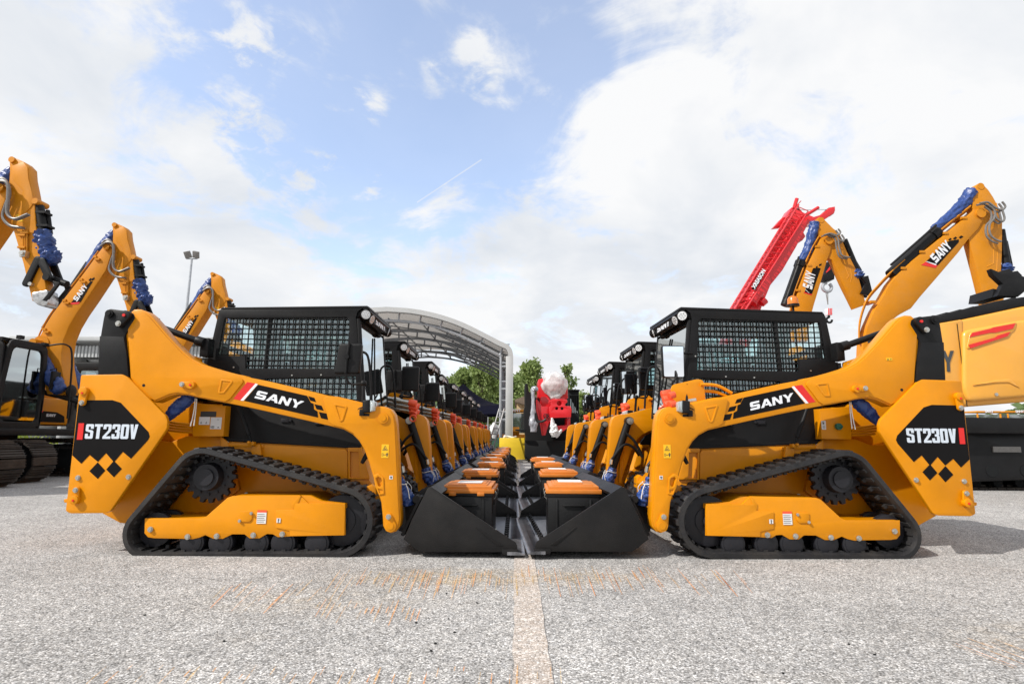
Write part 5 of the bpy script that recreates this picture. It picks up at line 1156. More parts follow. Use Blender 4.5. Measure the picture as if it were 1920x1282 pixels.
specD = dict(boom=[(900, 1300), (880, 1200), (885, 1080), (915, 960), (960, 860), (1010, 780), (1060, 690), (1100, 640), (1200, 545), (1400, 385), (1560, 255), (1600, 218), (1640, 210), (1662, 235), (1655, 290), (1625, 340), (1560, 410), (1500, 490), (1350, 665), (1250, 780), (1195, 850), (1120, 890), (1040, 950), (1000, 1060), (1010, 1300)], th=.28,
    knee=[(1637, 242)], arm=[(1620, 60), (1640, 45), (1668, 52), (1700, 85), (1730, 130), (1780, 225), (1790, 300), (1788, 480), (1782, 620), (1800, 700), (1800, 900), (1700, 900), (1680, 820), (1625, 600), (1570, 392), (1600, 340), (1650, 300), (1600, 250), (1598, 150)], pin=[(1650, 62)],
    cyl=[(1085, 625), (1385, 345)], sleeve=[(1610, 85), (1560, 160), (1480, 240), (1370, 335)], bcyl=[(1785, 335), (1822, 560)], bsleeve=[(1818, 555), (1828, 585), (1835, 610)],
    link=[(1800, 620), (1860, 610), (1890, 640), (1830, 700), (1810, 690)], pipe=[(880, 1080), (885, 940), (930, 800), (1010, 700), (1100, 610), (1300, 440), (1480, 290), (1600, 195)], clamps=[(1520, 262), (1400, 360), (1250, 480), (1130, 585), (935, 800)],
    hoses=[[(1600, 195), (1650, 190), (1700, 225), (1740, 238), (1760, 215), (1740, 185)], [(1650, 205), (1690, 240), (1690, 290), (1660, 330), (1662, 390), (1695, 425), (1735, 440)], [(1690, 235), (1705, 290), (1740, 312), (1755, 290), (1742, 240)]],
    armpipe=[[(1760, 450), (1755, 600), (1740, 620)], [(1735, 450), (1732, 560), (1690, 580)], [(1752, 170), (1752, 230)]], lab=[(1638, 368), (1680, 362), (1697, 425), (1652, 434)],
    dec=dict(bg=[(1290, 550), (1420, 425), (1450, 415), (1500, 408), (1500, 425), (1365, 575), (1300, 560)], red=[(1258, 572), (1290, 550), (1365, 574), (1350, 592)], wh=[(1285, 550), (1297, 550), (1358, 568), (1350, 574)], sq=[[(1432, 410), (1446, 398), (1455, 405), (1441, 417)], [(1462, 402), (1480, 390), (1490, 398), (1474, 410)], [(1500, 395), (1515, 383), (1530, 390), (1512, 404)]], ab=[(1355, 562), (1462, 452)], h=.24))
exD = long_excavator('excavator', 14.0, ZD, specD, at(1640, 700, 14.0).x)
tag(exD, 'large orange excavator on the right whose boom with blue sleeve peaks highest', 'excavator', 'excavators parked behind the right row')
specE = dict(boom=[(690, 1500), (700, 1300), (730, 1130), (775, 930), (850, 740), (930, 570), (1000, 430), (1040, 408), (1085, 430), (1108, 480), (1100, 560), (1070, 640), (1000, 880), (925, 1130), (880, 1300), (870, 1500)], th=.28,
    knee=[(1078, 455)], armz=ZD, arm=[(598, 268), (610, 260), (640, 275), (700, 335), (740, 365), (760, 420), (790, 490), (850, 605), (905, 805), (895, 830), (840, 850), (760, 690), (690, 535), (655, 520), (668, 440), (640, 400), (602, 385)], pin=[(620, 280)],
    cyl=[(648, 1120), (812, 660)], sleeve=[(958, 250), (935, 360), (890, 520), (822, 650)], bcyl=[(768, 400), (852, 600)], bsleeve=[(848, 595), (868, 630), (880, 650)],
    link=[(860, 650), (905, 640), (930, 740), (925, 770), (855, 755), (890, 690)], pipe=[(700, 1200), (745, 1000), (850, 720), (930, 540), (1000, 420)], clamps=[(860, 700), (740, 960), (945, 505)], px=.8,
    hoses=[[(610, 395), (650, 385), (695, 396), (715, 378), (700, 355)], [(650, 388), (695, 410), (705, 470), (725, 525), (775, 538)], [(705, 425), (730, 436), (738, 418), (722, 392)]],
    armpipe=[[(800, 560), (820, 640), (810, 680)], [(760, 540), (800, 640), (785, 660)]], lab=[(692, 502), (715, 495), (742, 545), (717, 552)],
    dec=dict(bg=[(828, 990), (905, 770), (915, 745), (960, 735), (995, 740), (990, 760), (905, 1010), (885, 1010)], red=[(818, 998), (828, 985), (905, 1008), (900, 1025)], wh=[(830, 962), (836, 962), (878, 1000), (872, 1000)], sq=[[(918, 742), (932, 738), (930, 750), (915, 752)], [(948, 722), (966, 718), (962, 732), (944, 736)], [(980, 700), (1006, 692), (1003, 712), (978, 718)]], ab=[(905, 965), (945, 790)], h=.30))
exE = long_excavator('excavator', 17.0, ZE, specE, at(1480, 700, 17.0).x)
tag(exE, 'orange excavator with steep boom rising in front of the red crane', 'excavator', 'excavators parked behind the right row')
# amber beacon standing on the roof of that excavator's cab
p = at(1487, 572, 16.2); mb = MB(); mb.cyl((p.x - exE.location.x, p.y - 17.0, 2.9), (p.x - exE.location.x, p.y - 17.0, p.z - .02), .03, 8)
mb.cyl((p.x - exE.location.x, p.y - 17.0, p.z - .04), (p.x - exE.location.x, p.y - 17.0, p.z + .02), .17, 18); bp_ = mb.build('beacon_post', 'black', exE)
mb = MB(); mb.tube([(p.x - exE.location.x, p.y - 17.0, p.z + z) for z in (.02, .18, .24, .28)], .16, 18, rs=[.15, .145, .11, .03]); mb.build('beacon_lamp', 'amber', bp_)

# ---- the big excavator at the right edge: side, counterweight and undercarriage
DF = 10.2; RF = Vector((9.2, DF, 0)); rootF = empty('excavator', RF)
F_ = lambda pts, d=0: ZF(pts, DF + d, RF)
mb = MB(); side = F_([(482, 166), (650, 135), (1068, 45), (1300, 20), (1500, 60), (1520, 660), (1068, 690), (680, 722), (482, 726)]); mb.plate(side, .02, 1.3, .06, rnd=.10); mb.plate(F_([(262, 240), (500, 164), (660, 136), (662, 722), (262, 732)]), 0, .22, .02, rnd=.05)
mb.plate(F_([(650, 215), (1010, 150), (1090, 140), (1320, 110), (1440, 160), (1450, 560), (1068, 655), (680, 690), (652, 600)]), -.06, .1, .05, rnd=.10)
cw = mb.build('counterweight', 'amber_body', rootF, angle=50)
mb = MB(); mb.plate(F_([(690, 225), (1000, 158), (985, 215), (950, 240), (672, 340), (665, 330)]), -.075, -.055, .008, rnd=.05); mb.build('panel_relief', 'amber_body', cw, angle=50); mb = MB(); mb.plate(F_([(700, 580), (860, 545), (950, 535), (1020, 600), (940, 560), (860, 562)]), -.078, -.058, .006, rnd=.03); mb.build('panel_relief', 'amber_body', cw, angle=50)
mb = MB(); mb.plate(F_([(680, 262), (700, 232), (820, 205), (840, 196), (985, 170), (968, 205), (850, 232), (820, 232)]), -.085, -.076); mb.build('red_stripe', 'red', cw)
mb = MB(); mb.plate(F_([(674, 312), (850, 264), (870, 250), (952, 226), (932, 255), (688, 335)]), -.085, -.076); mb.build('red_stripe', 'red', cw)
mb = MB(); mb.tube(bez([Vector((x, -.16, z)) for x, z in F_([(1105, 300), (1100, 420), (1105, 540)])], 4), .02, 8); q = F_([(1105, 300), (1105, 540)])
for x, z in q: mb.tube([(x, -.16, z), (x, 0, z)], .018, 6)
mb.build('grab_handle', 'black', cw)
for (a_, b_) in (((655, 150), (652, 735)),): mb = MB(); q = F_([a_, b_]); mb.box(((q[0][0] + q[1][0]) / 2, -.001, (q[0][1] + q[1][1]) / 2), (.012, .008, abs(q[0][1] - q[1][1]) * .94)); mb.build('panel_gap', 'dark', cw)
for k in range(6): mb = MB(); q = F_([(360, 600 + k * 16)])[0]; mb.box((q[0] + .2, -.004, q[1]), (.42, .012, .018)); mb.build('vent_slot', 'dark', cw)
q = F_([(860, 640)])[0]
for k in range(2): mb = MB(); mb.cyl((q[0] + k * .9, -.065, q[1] + .03 * k), (q[0] + k * .9, -.085, q[1] + .03 * k), .03, 12); mb.build('bolt', 'steel', cw)
mb = MB(); a, b = F_([(275, 470), (600, 470)]); t = F_([(600, 338)])[0]
brand(mb, (a[0], -.008, a[1] - .04), (1, 0, .0), (0, 0, 1), t[1] - b[1] + .02, b[0] - a[0] + .03, th=.006); mb.build('raised_lettering', mat('dark_grey_letters', (.05, .055, .06), .4), cw)
mb = MB(); prof = F_([(300, 180), (470, 118), (700, 60), (900, 10), (1068, -15), (1300, -35), (1500, 10), (1500, 62), (1300, 22), (1068, 47), (700, 128), (480, 166), (300, 226)]); mb.plate(prof, .03, 1.25, .03)
for k in range(9):
    t0 = F_([(300 + k * 120, 185 - k * 25), (318 + k * 120, 181 - k * 25), (318 + k * 120, 60 - k * 22), (300 + k * 120, 66 - k * 22)])
    if k < 7: z = [F_([(480 + k * 90, 122 - k * 20)])[0]]; mb.box((z[0][0], .64, z[0][1] + .015), (.05, 1.2, .05))
mb.build('engine_hood', 'black', rootF)
mb = MB(); mb.plate(F_([(860, -10), (1000, -5), (1068, -60), (1060, -130), (980, -160), (940, -190), (870, -170), (820, -190), (835, -150), (900, -90)], .4), .3, .42, .01); mb.plate(F_([(860, -10), (960, -10), (920, -60), (870, -70)], .4), .42, 1.0, .01); mb.build('hood_bracket', 'black', rootF)
mb = MB(); mb.box2((-3.6, .1, 1.02), (2.4, 2.8, 1.30)); mb.cyl((-1.2, 1.5, .6), (-1.2, 1.5, 1.02), .9, 28); mb.box2((-2.6, .6, .45), (.4, 2.4, .72)); mb.build('platform', 'black', rootF, bevel=.03)
mb = MB(); mb.box2((-3.4, .55, .22), (-1.0, 1.0, .9)); mb.plate(ZF([(600, 850), (700, 850), (900, 830), (1068, 822), (1400, 820), (1400, 1200), (700, 1225), (600, 1225)], DF + .35, RF), .35, .55, .05, rnd=.08); sk_ = mb.build('side_skirt', mat('gloss_black', (.008, .008, .009), .35, spec=.25, var=.2), rootF)
for k in range(5): mb = MB(); mb.cyl((-.6 + k * .62, .34, .36), (-.6 + k * .62, .38, .36), .11, 18); mb.build('roller_cap', 'dark', sk_)
for k in range(3): mb = MB(); mb.box((-.3 + k * .9, .335, .74), (.5, .03, .10)); mb.build('step', 'hoseg', sk_)
steel_track(rootF, -3.4, 1.8, .6, 1.2, .98); steel_track(rootF, -3.4, 1.8, 2.3, 2.9, .98)
tag(rootF, 'orange excavator at the right edge showing counterweight, red stripes and a large letter Y', 'excavator', 'excavators parked behind the right row')

# ---- red crane
DK = 26.0; pk = ZE([(260, 1140)], DK)[0]; RK = Vector((pk[0] - 1.5, DK, 0)); crane = empty('mobile_crane', RK)
K_ = lambda pts: ZE(pts, DK, RK)
mb = MB(); mb.plate(K_([(-20, 1560), (125, 1130), (385, 700), (545, 430), (655, 250), (770, 300), (860, 290), (740, 520), (600, 760), (470, 920), (395, 1100), (250, 1560)]), 0, .9, .03)
mb.plate(K_([(640, 200), (700, 100), (930, 200), (1000, 180), (985, 240), (880, 262), (820, 330), (700, 300)]), .05, .85, .02); mb.plate(K_([(520, 300), (600, 210), (640, 190), (600, 290)]), .1, .5, .01)
mb.plate(K_([(770, 430), (830, 360), (850, 400), (820, 440)]), .1, .8, .02); bm_ = mb.build('telescopic_boom', 'redpaint', crane)
mb = MB(); mb.plate(K_([(300, 980), (440, 780), (470, 900), (390, 1095), (330, 1130)]), -.12, 0, .02); mb.cyl((*K_([(240, 1120)])[0][:1], -.3, K_([(240, 1120)])[0][1]), (K_([(310, 1000)])[0][0], -.3, K_([(310, 1000)])[0][1]), .28, 16); mb.cyl((K_([(345, 1125)])[0][0], -.3, K_([(345, 1125)])[0][1]), (K_([(385, 1090)])[0][0], -.3, K_([(385, 1090)])[0][1]), .18, 12); mb.build('boom_bracket', 'redpaint', bm_)
mb = MB()
ea, eb = K_([(65, 1135), (665, 160)]); fa, fb = K_([(180, 1135), (740, 260)])
def pt(p, q, t, y): return Vector((p[0] + (q[0] - p[0]) * t, y, p[1] + (q[1] - p[1]) * t))
for (p, q) in ((ea, eb), (fa, fb)):
    for y in (-.15, -.95): mb.tube([pt(p, q, -.3, y), pt(p, q, 1, y)], .045, 6)
n = 17
for k in range(n + 1):
    t = -.05 + 1.03 * k / n; t2 = -.05 + 1.03 * (k + 1) / n
    for y in (-.15, -.95):
        mb.tube([pt(ea, eb, t, y), pt(fa, fb, t, y)], .022, 5); mb.tube([pt(ea, eb, t, y), pt(fa, fb, t2, y)], .022, 5)
    for (p, q) in ((ea, eb), (fa, fb)): mb.tube([pt(p, q, t, -.15), pt(p, q, t2, -.95)], .02, 5); mb.tube([pt(p, q, t, -.15), pt(p, q, t, -.95)], .022, 5)
mb.tube([Vector((*K_([(665, 160)])[0][:1], -.5, K_([(665, 160)])[0][1])), Vector((K_([(695, 60)])[0][0], -.5, K_([(695, 60)])[0][1]))], .09, 8)
mb.tube([Vector((K_([(745, 255)])[0][0], -.5, K_([(745, 255)])[0][1])), Vector((K_([(915, 150)])[0][0], -.5, K_([(915, 150)])[0][1]))], .08, 8)
mb.build('lattice_jib', 'redpaint', crane)
mb = MB(); mb.plate(K_([(985, 200), (1110, 90), (1170, 80), (1172, 120), (1160, 150), (1060, 215), (1040, 230)]), .2, .3, .01); mb.plate(K_([(985, 200), (1110, 90), (1170, 80), (1172, 120), (1160, 150), (1060, 215), (1040, 230)]), .6, .7, .01)
hd = mb.build('boom_head', 'redpaint', crane)
mb = MB(); q = K_([(1138, 118)])[0]; mb.cyl((q[0], .32, q[1]), (q[0], .58, q[1]), .19, 24); q = K_([(790, 125)])[0]; mb.cyl((q[0], .3, q[1]), (q[0], .5, q[1]), .17, 20); mb.build('sheave', 'dark', hd)
mb = MB(); q = K_([(1075, 215)])[0]; mb.tube([Vector((K_([(790, 100)])[0][0], .4, K_([(790, 100)])[0][1])), Vector((K_([(1130, 90)])[0][0], .45, K_([(1130, 90)])[0][1]))], .012, 5)
mb.build('hoist_rope', 'hoseg', hd)
mb = MB(); mb.m = 0; mb.plate(K_([(180, 1022), (270, 850), (312, 855), (222, 1025)]), -1.03, -1.01)
mb.m = 1; a, b = K_([(212, 1015), (300, 868)]); d = Vector((b[0] - a[0], 0, b[1] - a[1])); print_text(mb, 'XREASON', (a[0], -1.035, a[1]), d, Vector((-d.z, 0, d.x)), .17, th=.01, off=.04, sx=.92)
mb.build('name_board', ['decal', 'white'], crane)
mb = MB(); mb.box2((-4, -.6, 1.0), (5.5, 2.2, 1.7)); mb.box2((-3, -.4, 1.7), (1.5, 2.0, 2.9)); cr_ = mb.build('carrier', 'redpaint', crane, bevel=.05)
for i in range(4):
    for yy in (-.55, 1.75): mb = MB(); mb.cyl((-3.2 + i * 2.5, yy, .55), (-3.2 + i * 2.5, yy + .4, .55), .55, 26); mb.build('wheel', 'rubber', crane, bevel=.03)
tag(crane, 'red telescopic crane with lattice jib rising behind the excavators', 'crane')
# hook block hanging from the jib, seen between the booms
hb = empty('hook_block', (0, 0, 0)); DH = 25.0
q = lambda pts: ZE(pts, DH)
mb = MB(); mb.plate(q([(1000, 820), (1040, 810), (1055, 680), (1085, 690), (1115, 740), (1110, 870), (1075, 880), (1000, 880)]), DH - .25, DH + .25, .03); mb.build('block_body', 'black', hb)
mb = MB(); mb.plate(q([(1018, 800), (1060, 740), (1065, 770), (1025, 805)]), DH - .27, DH - .255); mb.build('stripe_marking', 'red', hb)
c = q([(1062, 940)])[0]; mb = MB(); mb.tube([(c[0] + .40 * .5 * math.cos(a), DH, c[1] + .40 * .5 * math.sin(a)) for a in [math.pi * .5 + k * .33 for k in range(18)]], .075, 8); mb.build('hook', 'galv', hb)
mb = MB(); a, b = q([(1050, 985), (1072, 1120)]); c2 = q([(1070, 985)])[0]; mb.tube([(a[0], DH, a[1]), (b[0], DH, b[1])], .02, 5); mb.tube([(c2[0], DH, c2[1]), (b[0], DH, b[1])], .02, 5)
t = q([(1085, 690)])[0]; tt = q([(1078, 210)])[0]; mb.tube([(t[0], DH, t[1]), (tt[0], DH + .4, tt[1])], .014, 5); mb.build('rope', 'hoseg', hb)
mb = MB(); a, b = q([(1050, 1165), (1105, 1235)]); mb.box2((a[0], DH - .13, b[1]), (b[0], DH + .13, a[1])); wt = mb.build('weight', 'white', hb, bevel=.02)
mb = MB()
for k in range(3): w = (b[0] - a[0]) / 3; mb.plate([(a[0] + w * k, b[1]), (a[0] + w * (k + .5), b[1]), (a[0] + w * (k + 1), a[1]), (a[0] + w * (k + .5), a[1])], DH - .145, DH - .131)
mb.build('red_stripes', 'red', wt)
c = ZD([(668, 925)], DH)[0]; mb = MB(); mb.tube([(c[0] + .12 * math.cos(a), DH, c[1] + .12 * math.sin(a)) for a in [math.pi * .5 + k * .4 for k in range(13)]], .05, 8); mb.cyl((c[0], DH, c[1] + .1), (c[0], DH, b[1]), .05, 10); mb.build('lower_hook', 'dark', hb)
tag(hb, 'dark crane hook block hanging on ropes between two excavator booms', 'hook block')

# ------------------------------------------------------------------ marquee
def membrane_mat():
    m = M['fabric'].copy(); m.name = 'translucent_tent_membrane'; nt = m.node_tree; p = nt.nodes['Principled BSDF']; o = nt.nodes['Material Output']
    t = N(nt, 'ShaderNodeBsdfTranslucent'); t.inputs[0].default_value = (.72, .66, .60, 1); x = N(nt, 'ShaderNodeMixShader'); x.inputs[0].default_value = .20
    L_(nt, p.outputs[0], x.inputs[1]); L_(nt, t.outputs[0], x.inputs[2]); L_(nt, x.outputs[0], o.inputs[0]); return m
M['membrane'] = membrane_mat()
DM, DM2 = 24.0, 36.0; cm = at(727, 577, DM); tent = empty('marquee', (cm.x, DM, 0))
half = Z3([(210, 75), (400, 90), (600, 130), (780, 190), (950, 270), (1100, 348), (1165, 378), (1193, 420), (1200, 470)], DM, (cm.x, 0, 0))
half = [(max(0.0, x), z) for x, z in half]; half[0] = (0, half[0][1]); half.append((half[-1][0], 0))
sm = bez([Vector((x, 0, z)) for x, z in half[:-1]], 4)
H_ = [(p.x, p.z) for p in sm] + [half[-1]]
full = [(-x, z) for x, z in H_[::-1]][:-1] + H_
def offset(pts, d):
    out = []
    for i, p in enumerate(pts):
        a = Vector(pts[max(i - 1, 0)]); b = Vector(pts[min(i + 1, len(pts) - 1)]); t = (b - a).normalized(); out.append((p[0] + t.y * d, p[1] - t.x * d))
    return out
inn = offset(full, .004); nf = len(full)
mb = MB(); nseg = 5
def sag(i, k): return .0
vs = []
for k in range(nseg + 1):
    y = (DM2 - DM) * k / nseg
    vs += [(x, y, z) for x, z in full]
for k in range(nseg + 1):
    y = (DM2 - DM) * k / nseg; vs += [(x, y, z) for x, z in inn]
arch_idx = [i for i, p in enumerate(full) if p[1] > 2.0]
i0, i1 = arch_idx[0], arch_idx[-1]; o2 = nf * (nseg + 1)
fs = []
for k in range(nseg):
    for i in range(i0, i1): fs.append((k * nf + i, k * nf + i + 1, (k + 1) * nf + i + 1, (k + 1) * nf + i))
mb.raw(vs, fs)
mb.build('membrane', 'membrane', tent, angle=60)
mb = MB(); band = offset(full, .17); hb2 = offset(full, -.03)
pts = hb2 + band[::-1]; vs = [(x, y, z) for y in (-.12, .16) for x, z in pts]; m = len(pts)
fs = []
for i in range(nf - 1):
    a, b, c, d = i, i + 1, m - 2 - i, m - 1 - i
    fs += [(a, b, c, d), (m + d, m + c, m + b, m + a), (a, m + a, m + b, b), (d, c, m + c, m + d)]
mb.raw(vs, fs); mb.build('front_hem', 'fabric', tent, angle=60)
for k in range(6):
    y = (DM2 - DM) * k / 5 + (.2 if k == 0 else (-.1 if k == 5 else 0)); mb = MB()
    o1, o2_ = offset(full, .12), offset(full, .50)
    mb.tube([(x, y, max(z, 0)) for x, z in o1], .055, 6); mb.tube([(x, y, max(z, 0)) for x, z in o2_], .055, 6)
    for (p, t), (q, _) in zip(resample(o1, .95, False), resample(o1, .95, False)[1:]):
        n_ = Vector((t.y, -t.x)) * .38; mb.tube([(p.x, y, p.y), (p.x + n_.x, y, p.y + n_.y)], .042, 5)
    for sx in (-1, 1):
        xx = sx * (half[-1][0] - .12); xi = sx * (half[-1][0] - .50)
        for z in [j * .8 for j in range(0, 7)]: mb.tube([(xx, y, z), (xi, y, z)], .03, 5)
    mb.build('arch_truss', 'galv' if k == 0 else 'truss', tent)  # inner arches use a darker galvanised copy, shade under the membrane put into its colour
mb = MB()
for x in (-4.2, -2.8, -1.4, 0, 1.4, 2.8, 4.2):
    zz = [z for (xx, z) in offset(full, .45) if abs(xx - x) < .6]; z = sum(zz) / max(1, len(zz)) if zz else 5
    mb.tube([(x, .2, z + .05), (x, DM2 - DM, z + .05)], .035, 5)
for k in range(5):
    y0_, y1_ = (DM2 - DM) * k / 5, (DM2 - DM) * (k + 1) / 5
    for (xa, xb_) in ((-4.2, -1.4), (-1.4, 1.4), (1.4, 4.2), (-1.4, -4.2), (4.2, 1.4)):
        f = lambda x: half[0][1] - .5 - (abs(x) / half[-1][0]) ** 2.4 * 1.75
        mb.tube([(xa, y0_, f(xa)), (xb_, y1_, f(xb_))], .028, 5)
mb.build('purlin', 'truss', tent)  # same shade-darkened steel colour as the inner arches
mb = MB(); mb.box((half[-1][0] - .13, 0, 2.1), (.29, .26, 4.3)); mb.build('post_cover', 'fabric', tent, bevel=.04)
mb = MB(); mb.box((-half[-1][0] + .13, 0, 2.1), (.29, .26, 4.3)); mb.build('post_cover', 'fabric', tent, bevel=.04)
tag(tent, 'large white barrel-vaulted marquee on grey steel arch trusses', 'tent')

# navy canopy
DN = 30.0; cn = empty('canopy_tent', (0, 0, 0)); ap = at(869, 719, DN); ev = at(944, 762, DN); vz = at(944, 779, DN).z
hw = ev.x - ap.x; ring = 12; mb = MB(); vs = []; fs = []
n_ = 24
for j in range(ring + 1):
    t = j / ring; z = ap.z - (ap.z - ev.z) * (1 - (1 - t) ** 1.7); s = t * hw
    for k in range(n_):
        a = 2 * math.pi * k / n_; q = 1 / max(abs(math.cos(a)), abs(math.sin(a))); vs.append((ap.x + s * q * math.cos(a), DN + hw * .9 * 0 + s * q * math.sin(a), z - (.12 * t * (1 - abs(q - 1) / .414) if 0 < j else 0)))
for k in range(n_): a = 2 * math.pi * k / n_; q = 1 / max(abs(math.cos(a)), abs(math.sin(a))); vs.append((ap.x + hw * q * math.cos(a), DN + hw * q * math.sin(a), vz))
for j in range(ring + 1):
    for k in range(n_): fs.append((j * n_ + k, j * n_ + (k + 1) % n_, (j + 1) * n_ + (k + 1) % n_, (j + 1) * n_ + k))
mb.raw(vs, fs); mb.build('canopy', 'navy', cn, angle=60)
for sx in (-1, 1):
    for sy in (-1, 1): mb = MB(); mb.box((ap.x + sx * (hw - .05), DN + sy * (hw - .05), vz / 2), (.05, .05, vz)); mb.build('leg', 'galv', cn)
tag(cn, 'navy blue pop-up canopy under the marquee behind the left row', 'canopy')

# yellow block, ladder, tarpaulin, sack, fence
g0 = ground_at(936, 861); g1 = ground_at(985, 861); hy_ = at(960, 821, g0.y).z
yb_ = empty('yellow_block', ((g0.x + g1.x) / 2, g0.y + .3, 0)); w = g1.x - g0.x
mb = MB(); mb.box((0, 0, hy_ / 2), (w, .6, hy_)); mb.build('body', 'yblock', yb_, bevel=.02)
mb = MB(); mb.tube([(w / 2 + .04, -.2, 0), (w / 2 + .06, -.2, hy_ * .45), (w / 2 - .01, -.2, hy_ * .5)], .03, 6); mb.box((w / 2 + .08, -.2, .02), (.2, .2, .04)); mb.build('bracket', 'galv', yb_)
tag(yb_, 'bright yellow painted block at the foot of the marquee post', 'block')
mb = MB(); mb.ball((-.3, 0, hy_ + .05), .07, 6, jit=.3, seed=4); mb.tube(bez([(-.35, -.1, hy_ + .02), (-.2, 0, hy_ + .07), (0, -.1, hy_ + .03), (.15, 0, hy_ + .06)], 5), .03, 6)
rg = mb.build('rope_scraps', 'cord'); rg.location = yb_.location; tag(rg, 'pale rope scraps lying on top of the yellow block', 'rope')
a, b = at(914, 843, 21.5), at(936, 766, 22.3); lad = empty('ladder', (a.x, 21.5, 0)); a2 = ground_at(912, 861)
mb = MB(); d = Vector((b.x - a.x, .8, b.z - a.z)); p0 = Vector((0, 0, a.z)) + d * (-(a.z) / d.z)
for k in (0, .0): pass
for sx in (-.0, .20): mb.tube([p0 + Vector((sx, 0, 0)), p0 + Vector((sx, 0, 0)) + d * ((b.z) / d.z)], .028, 6)
for k in range(9): q = p0 + d * (b.z / d.z) * ((k + .5) / 9); mb.tube([q, q + Vector((.20, 0, 0))], .025, 6)
mb.build('rails', 'alu', lad); tag(lad, 'grey aluminium ladder leaning beside the marquee post', 'ladder')
mb = MB(); c = at(915, 835, 23.5)
vs, fs = [], []; nx, ny = 22, 10
for j in range(ny + 1):
    for i in range(nx + 1):
        u_, v_ = i / nx, j / ny; e = min(1, 5 * min(u_, 1 - u_)) * min(1, 4 * min(v_, 1 - v_)); vs.append((c.x - 1.1 + 2.0 * u_, 23 + 1.6 * v_, e * (.75 + .35 * noise.noise(Vector((u_ * 4, v_ * 4, 2))) + (.35 if u_ < .6 else 0))))
for j in range(ny):
    for i in range(nx): q = j * (nx + 1) + i; fs.append((q, q + 1, q + nx + 2, q + nx + 1))
mb.raw(vs, fs); tag(mb.build('tarpaulin', 'tarp'), 'dark green tarpaulin draped over a heap behind the ladder', 'tarpaulin')
mb = MB(); c = at(925, 798, 24.6); mb.ball((c.x, 24.8, c.z - .15), .20, 8, sx=(.8, .8, 1.2), jit=.6, seed=2); mb.cyl((c.x, 24.8, 0), (c.x, 24.8, c.z - .2), .15, 10); tag(mb.build('white_sack', 'paper'), 'tall white wrapped sack between the canopy and the ladder', 'sack')
mb = MB(); y = 42.0
fe = empty('fence', (-3, y, 0)); mb = MB()
for k in range(70): mb.box((-9 + k * .25, 0, .85), (.21, .03, 1.7))
mb.build('boards', 'fence', fe)
for k in range(8): mb = MB(); mb.box((-9 + k * 2.5, -.06, 1.6), (.07, .07, 3.2)); mb.build('post', 'galv', fe)
tag(fe, 'grey board fence with tall thin posts behind the canopy', 'fence')

# ------------------------------------------------------------------ red drilling machine in the middle
DRr = 20.0; pr = ZR([(1400, 1000)], DRr)[0]; RR = Vector((pr[0], DRr, 0)); rig = empty('red_telehandler', RR)
r_ = lambda pts, d=0: ZR(pts, DRr + d, RR)
mb = MB(); mb.plate(r_([(1215, 190), (1260, 176), (1570, 200), (1578, 420), (1540, 430), (1250, 425), (1212, 400)]), .3, 1.6, .03); mb.plate(r_([(1245, 400), (1540, 410), (1530, 520), (1250, 520)]), .2, 1.2, .02)
mb.plate(r_([(1195, 430), (1260, 520), (1350, 520), (1350, 700), (1300, 870), (1270, 870), (1240, 700), (1200, 560)]), .1, 1.0, .02); mb.plate(r_([(1340, 660), (1370, 660), (1380, 760), (1560, 745), (1560, 660), (1600, 660), (1600, 760), (1500, 830), (1370, 800)]), .1, 1.2, .02)
rb_ = mb.build('boom_and_turret', 'redpaint', rig)
mb = MB(); mb.plate(r_([(1340, 530), (1355, 520), (1360, 470), (1330, 490), (1330, 470), (1380, 435), (1550, 440), (1560, 470), (1530, 500), (1535, 520), (1595, 520), (1608, 560), (1600, 655), (1350, 662), (1340, 600)]), -.1, 0, .012,
    holes=[[(p[0], p[1]) for p in hull([(*r_([(1461, 487)])[0], .085)], 20)], [(p[0], p[1]) for p in hull([(*r_([(1430, 548)])[0], .052)], 18)], [(p[0], p[1]) for p in hull([(*r_([(1494, 549)])[0], .052)], 18)]]); mb.build('front_plate', 'redpaint', rig)
mb = MB(); q = r_([(1408, 262)])[0]; mb.ball((q[0], .1, q[1]), .45, 26, sx=(1, .8, 1), jit=.16, seed=3); q = r_([(1400, 400)])[0]; mb.ball((q[0] + .05, .0, q[1] + .02), .17, 8, sx=(1.2, .7, 1.0), jit=.5, seed=9)
mb.build('plastic_wrapping', mat('crinkled_clear_plastic', (.72, .72, .72), .2, trans=.0, alpha=.70, coat=.8, var=.35, vscale=7, bump=1.0, bscale=16), rig, angle=180)
mb = MB(); q = r_([(1400, 265)])[0]; mb.cyl((q[0], .0, q[1]), (q[0], .5, q[1]), .28, 20); q = r_([(1440, 310)])[0]; mb.cyl((q[0] - .1, -.1, q[1] - .1), (q[0] + .12, -.1, q[1] + .12), .06, 10); mb.build('winch_drum', 'redpaint', rig)
mb = MB(); sleeve(mb, path3(r_([(1210, 320), (1150, 320), (1150, 450), (1150, 640), (1155, 830)]), 0), [.05, .09, .08, .06, .06, .09, .15, .10], seed=5, amp=.4); mb.build('plastic_wrapping', mat('grey_clear_plastic', (.36, .37, .41), .2, coat=.6, var=.3, vscale=8, bump=.8, bscale=14), rig, angle=180)
mb = MB(); sleeve(mb, path3(r_([(1372, 660), (1385, 740), (1400, 820), (1400, 890)]), -.1), [.03, .07, .12, .16, .08], seed=6, amp=.5); sleeve(mb, path3(r_([(1410, 880), (1450, 850), (1490, 800)]), -.1), [.08, .07, .03], seed=8, amp=.4); mb.build('plastic_bag', 'paper', rig, angle=180)
mb = MB()
for k in range(3): mb.tube(bez(path3(r_([(1180, 600 + k * 12), (1200, 680 + k * 12), (1250, 705), (1300, 690 - k * 8)]), -.05 - k * .04), 6), .035, 7)
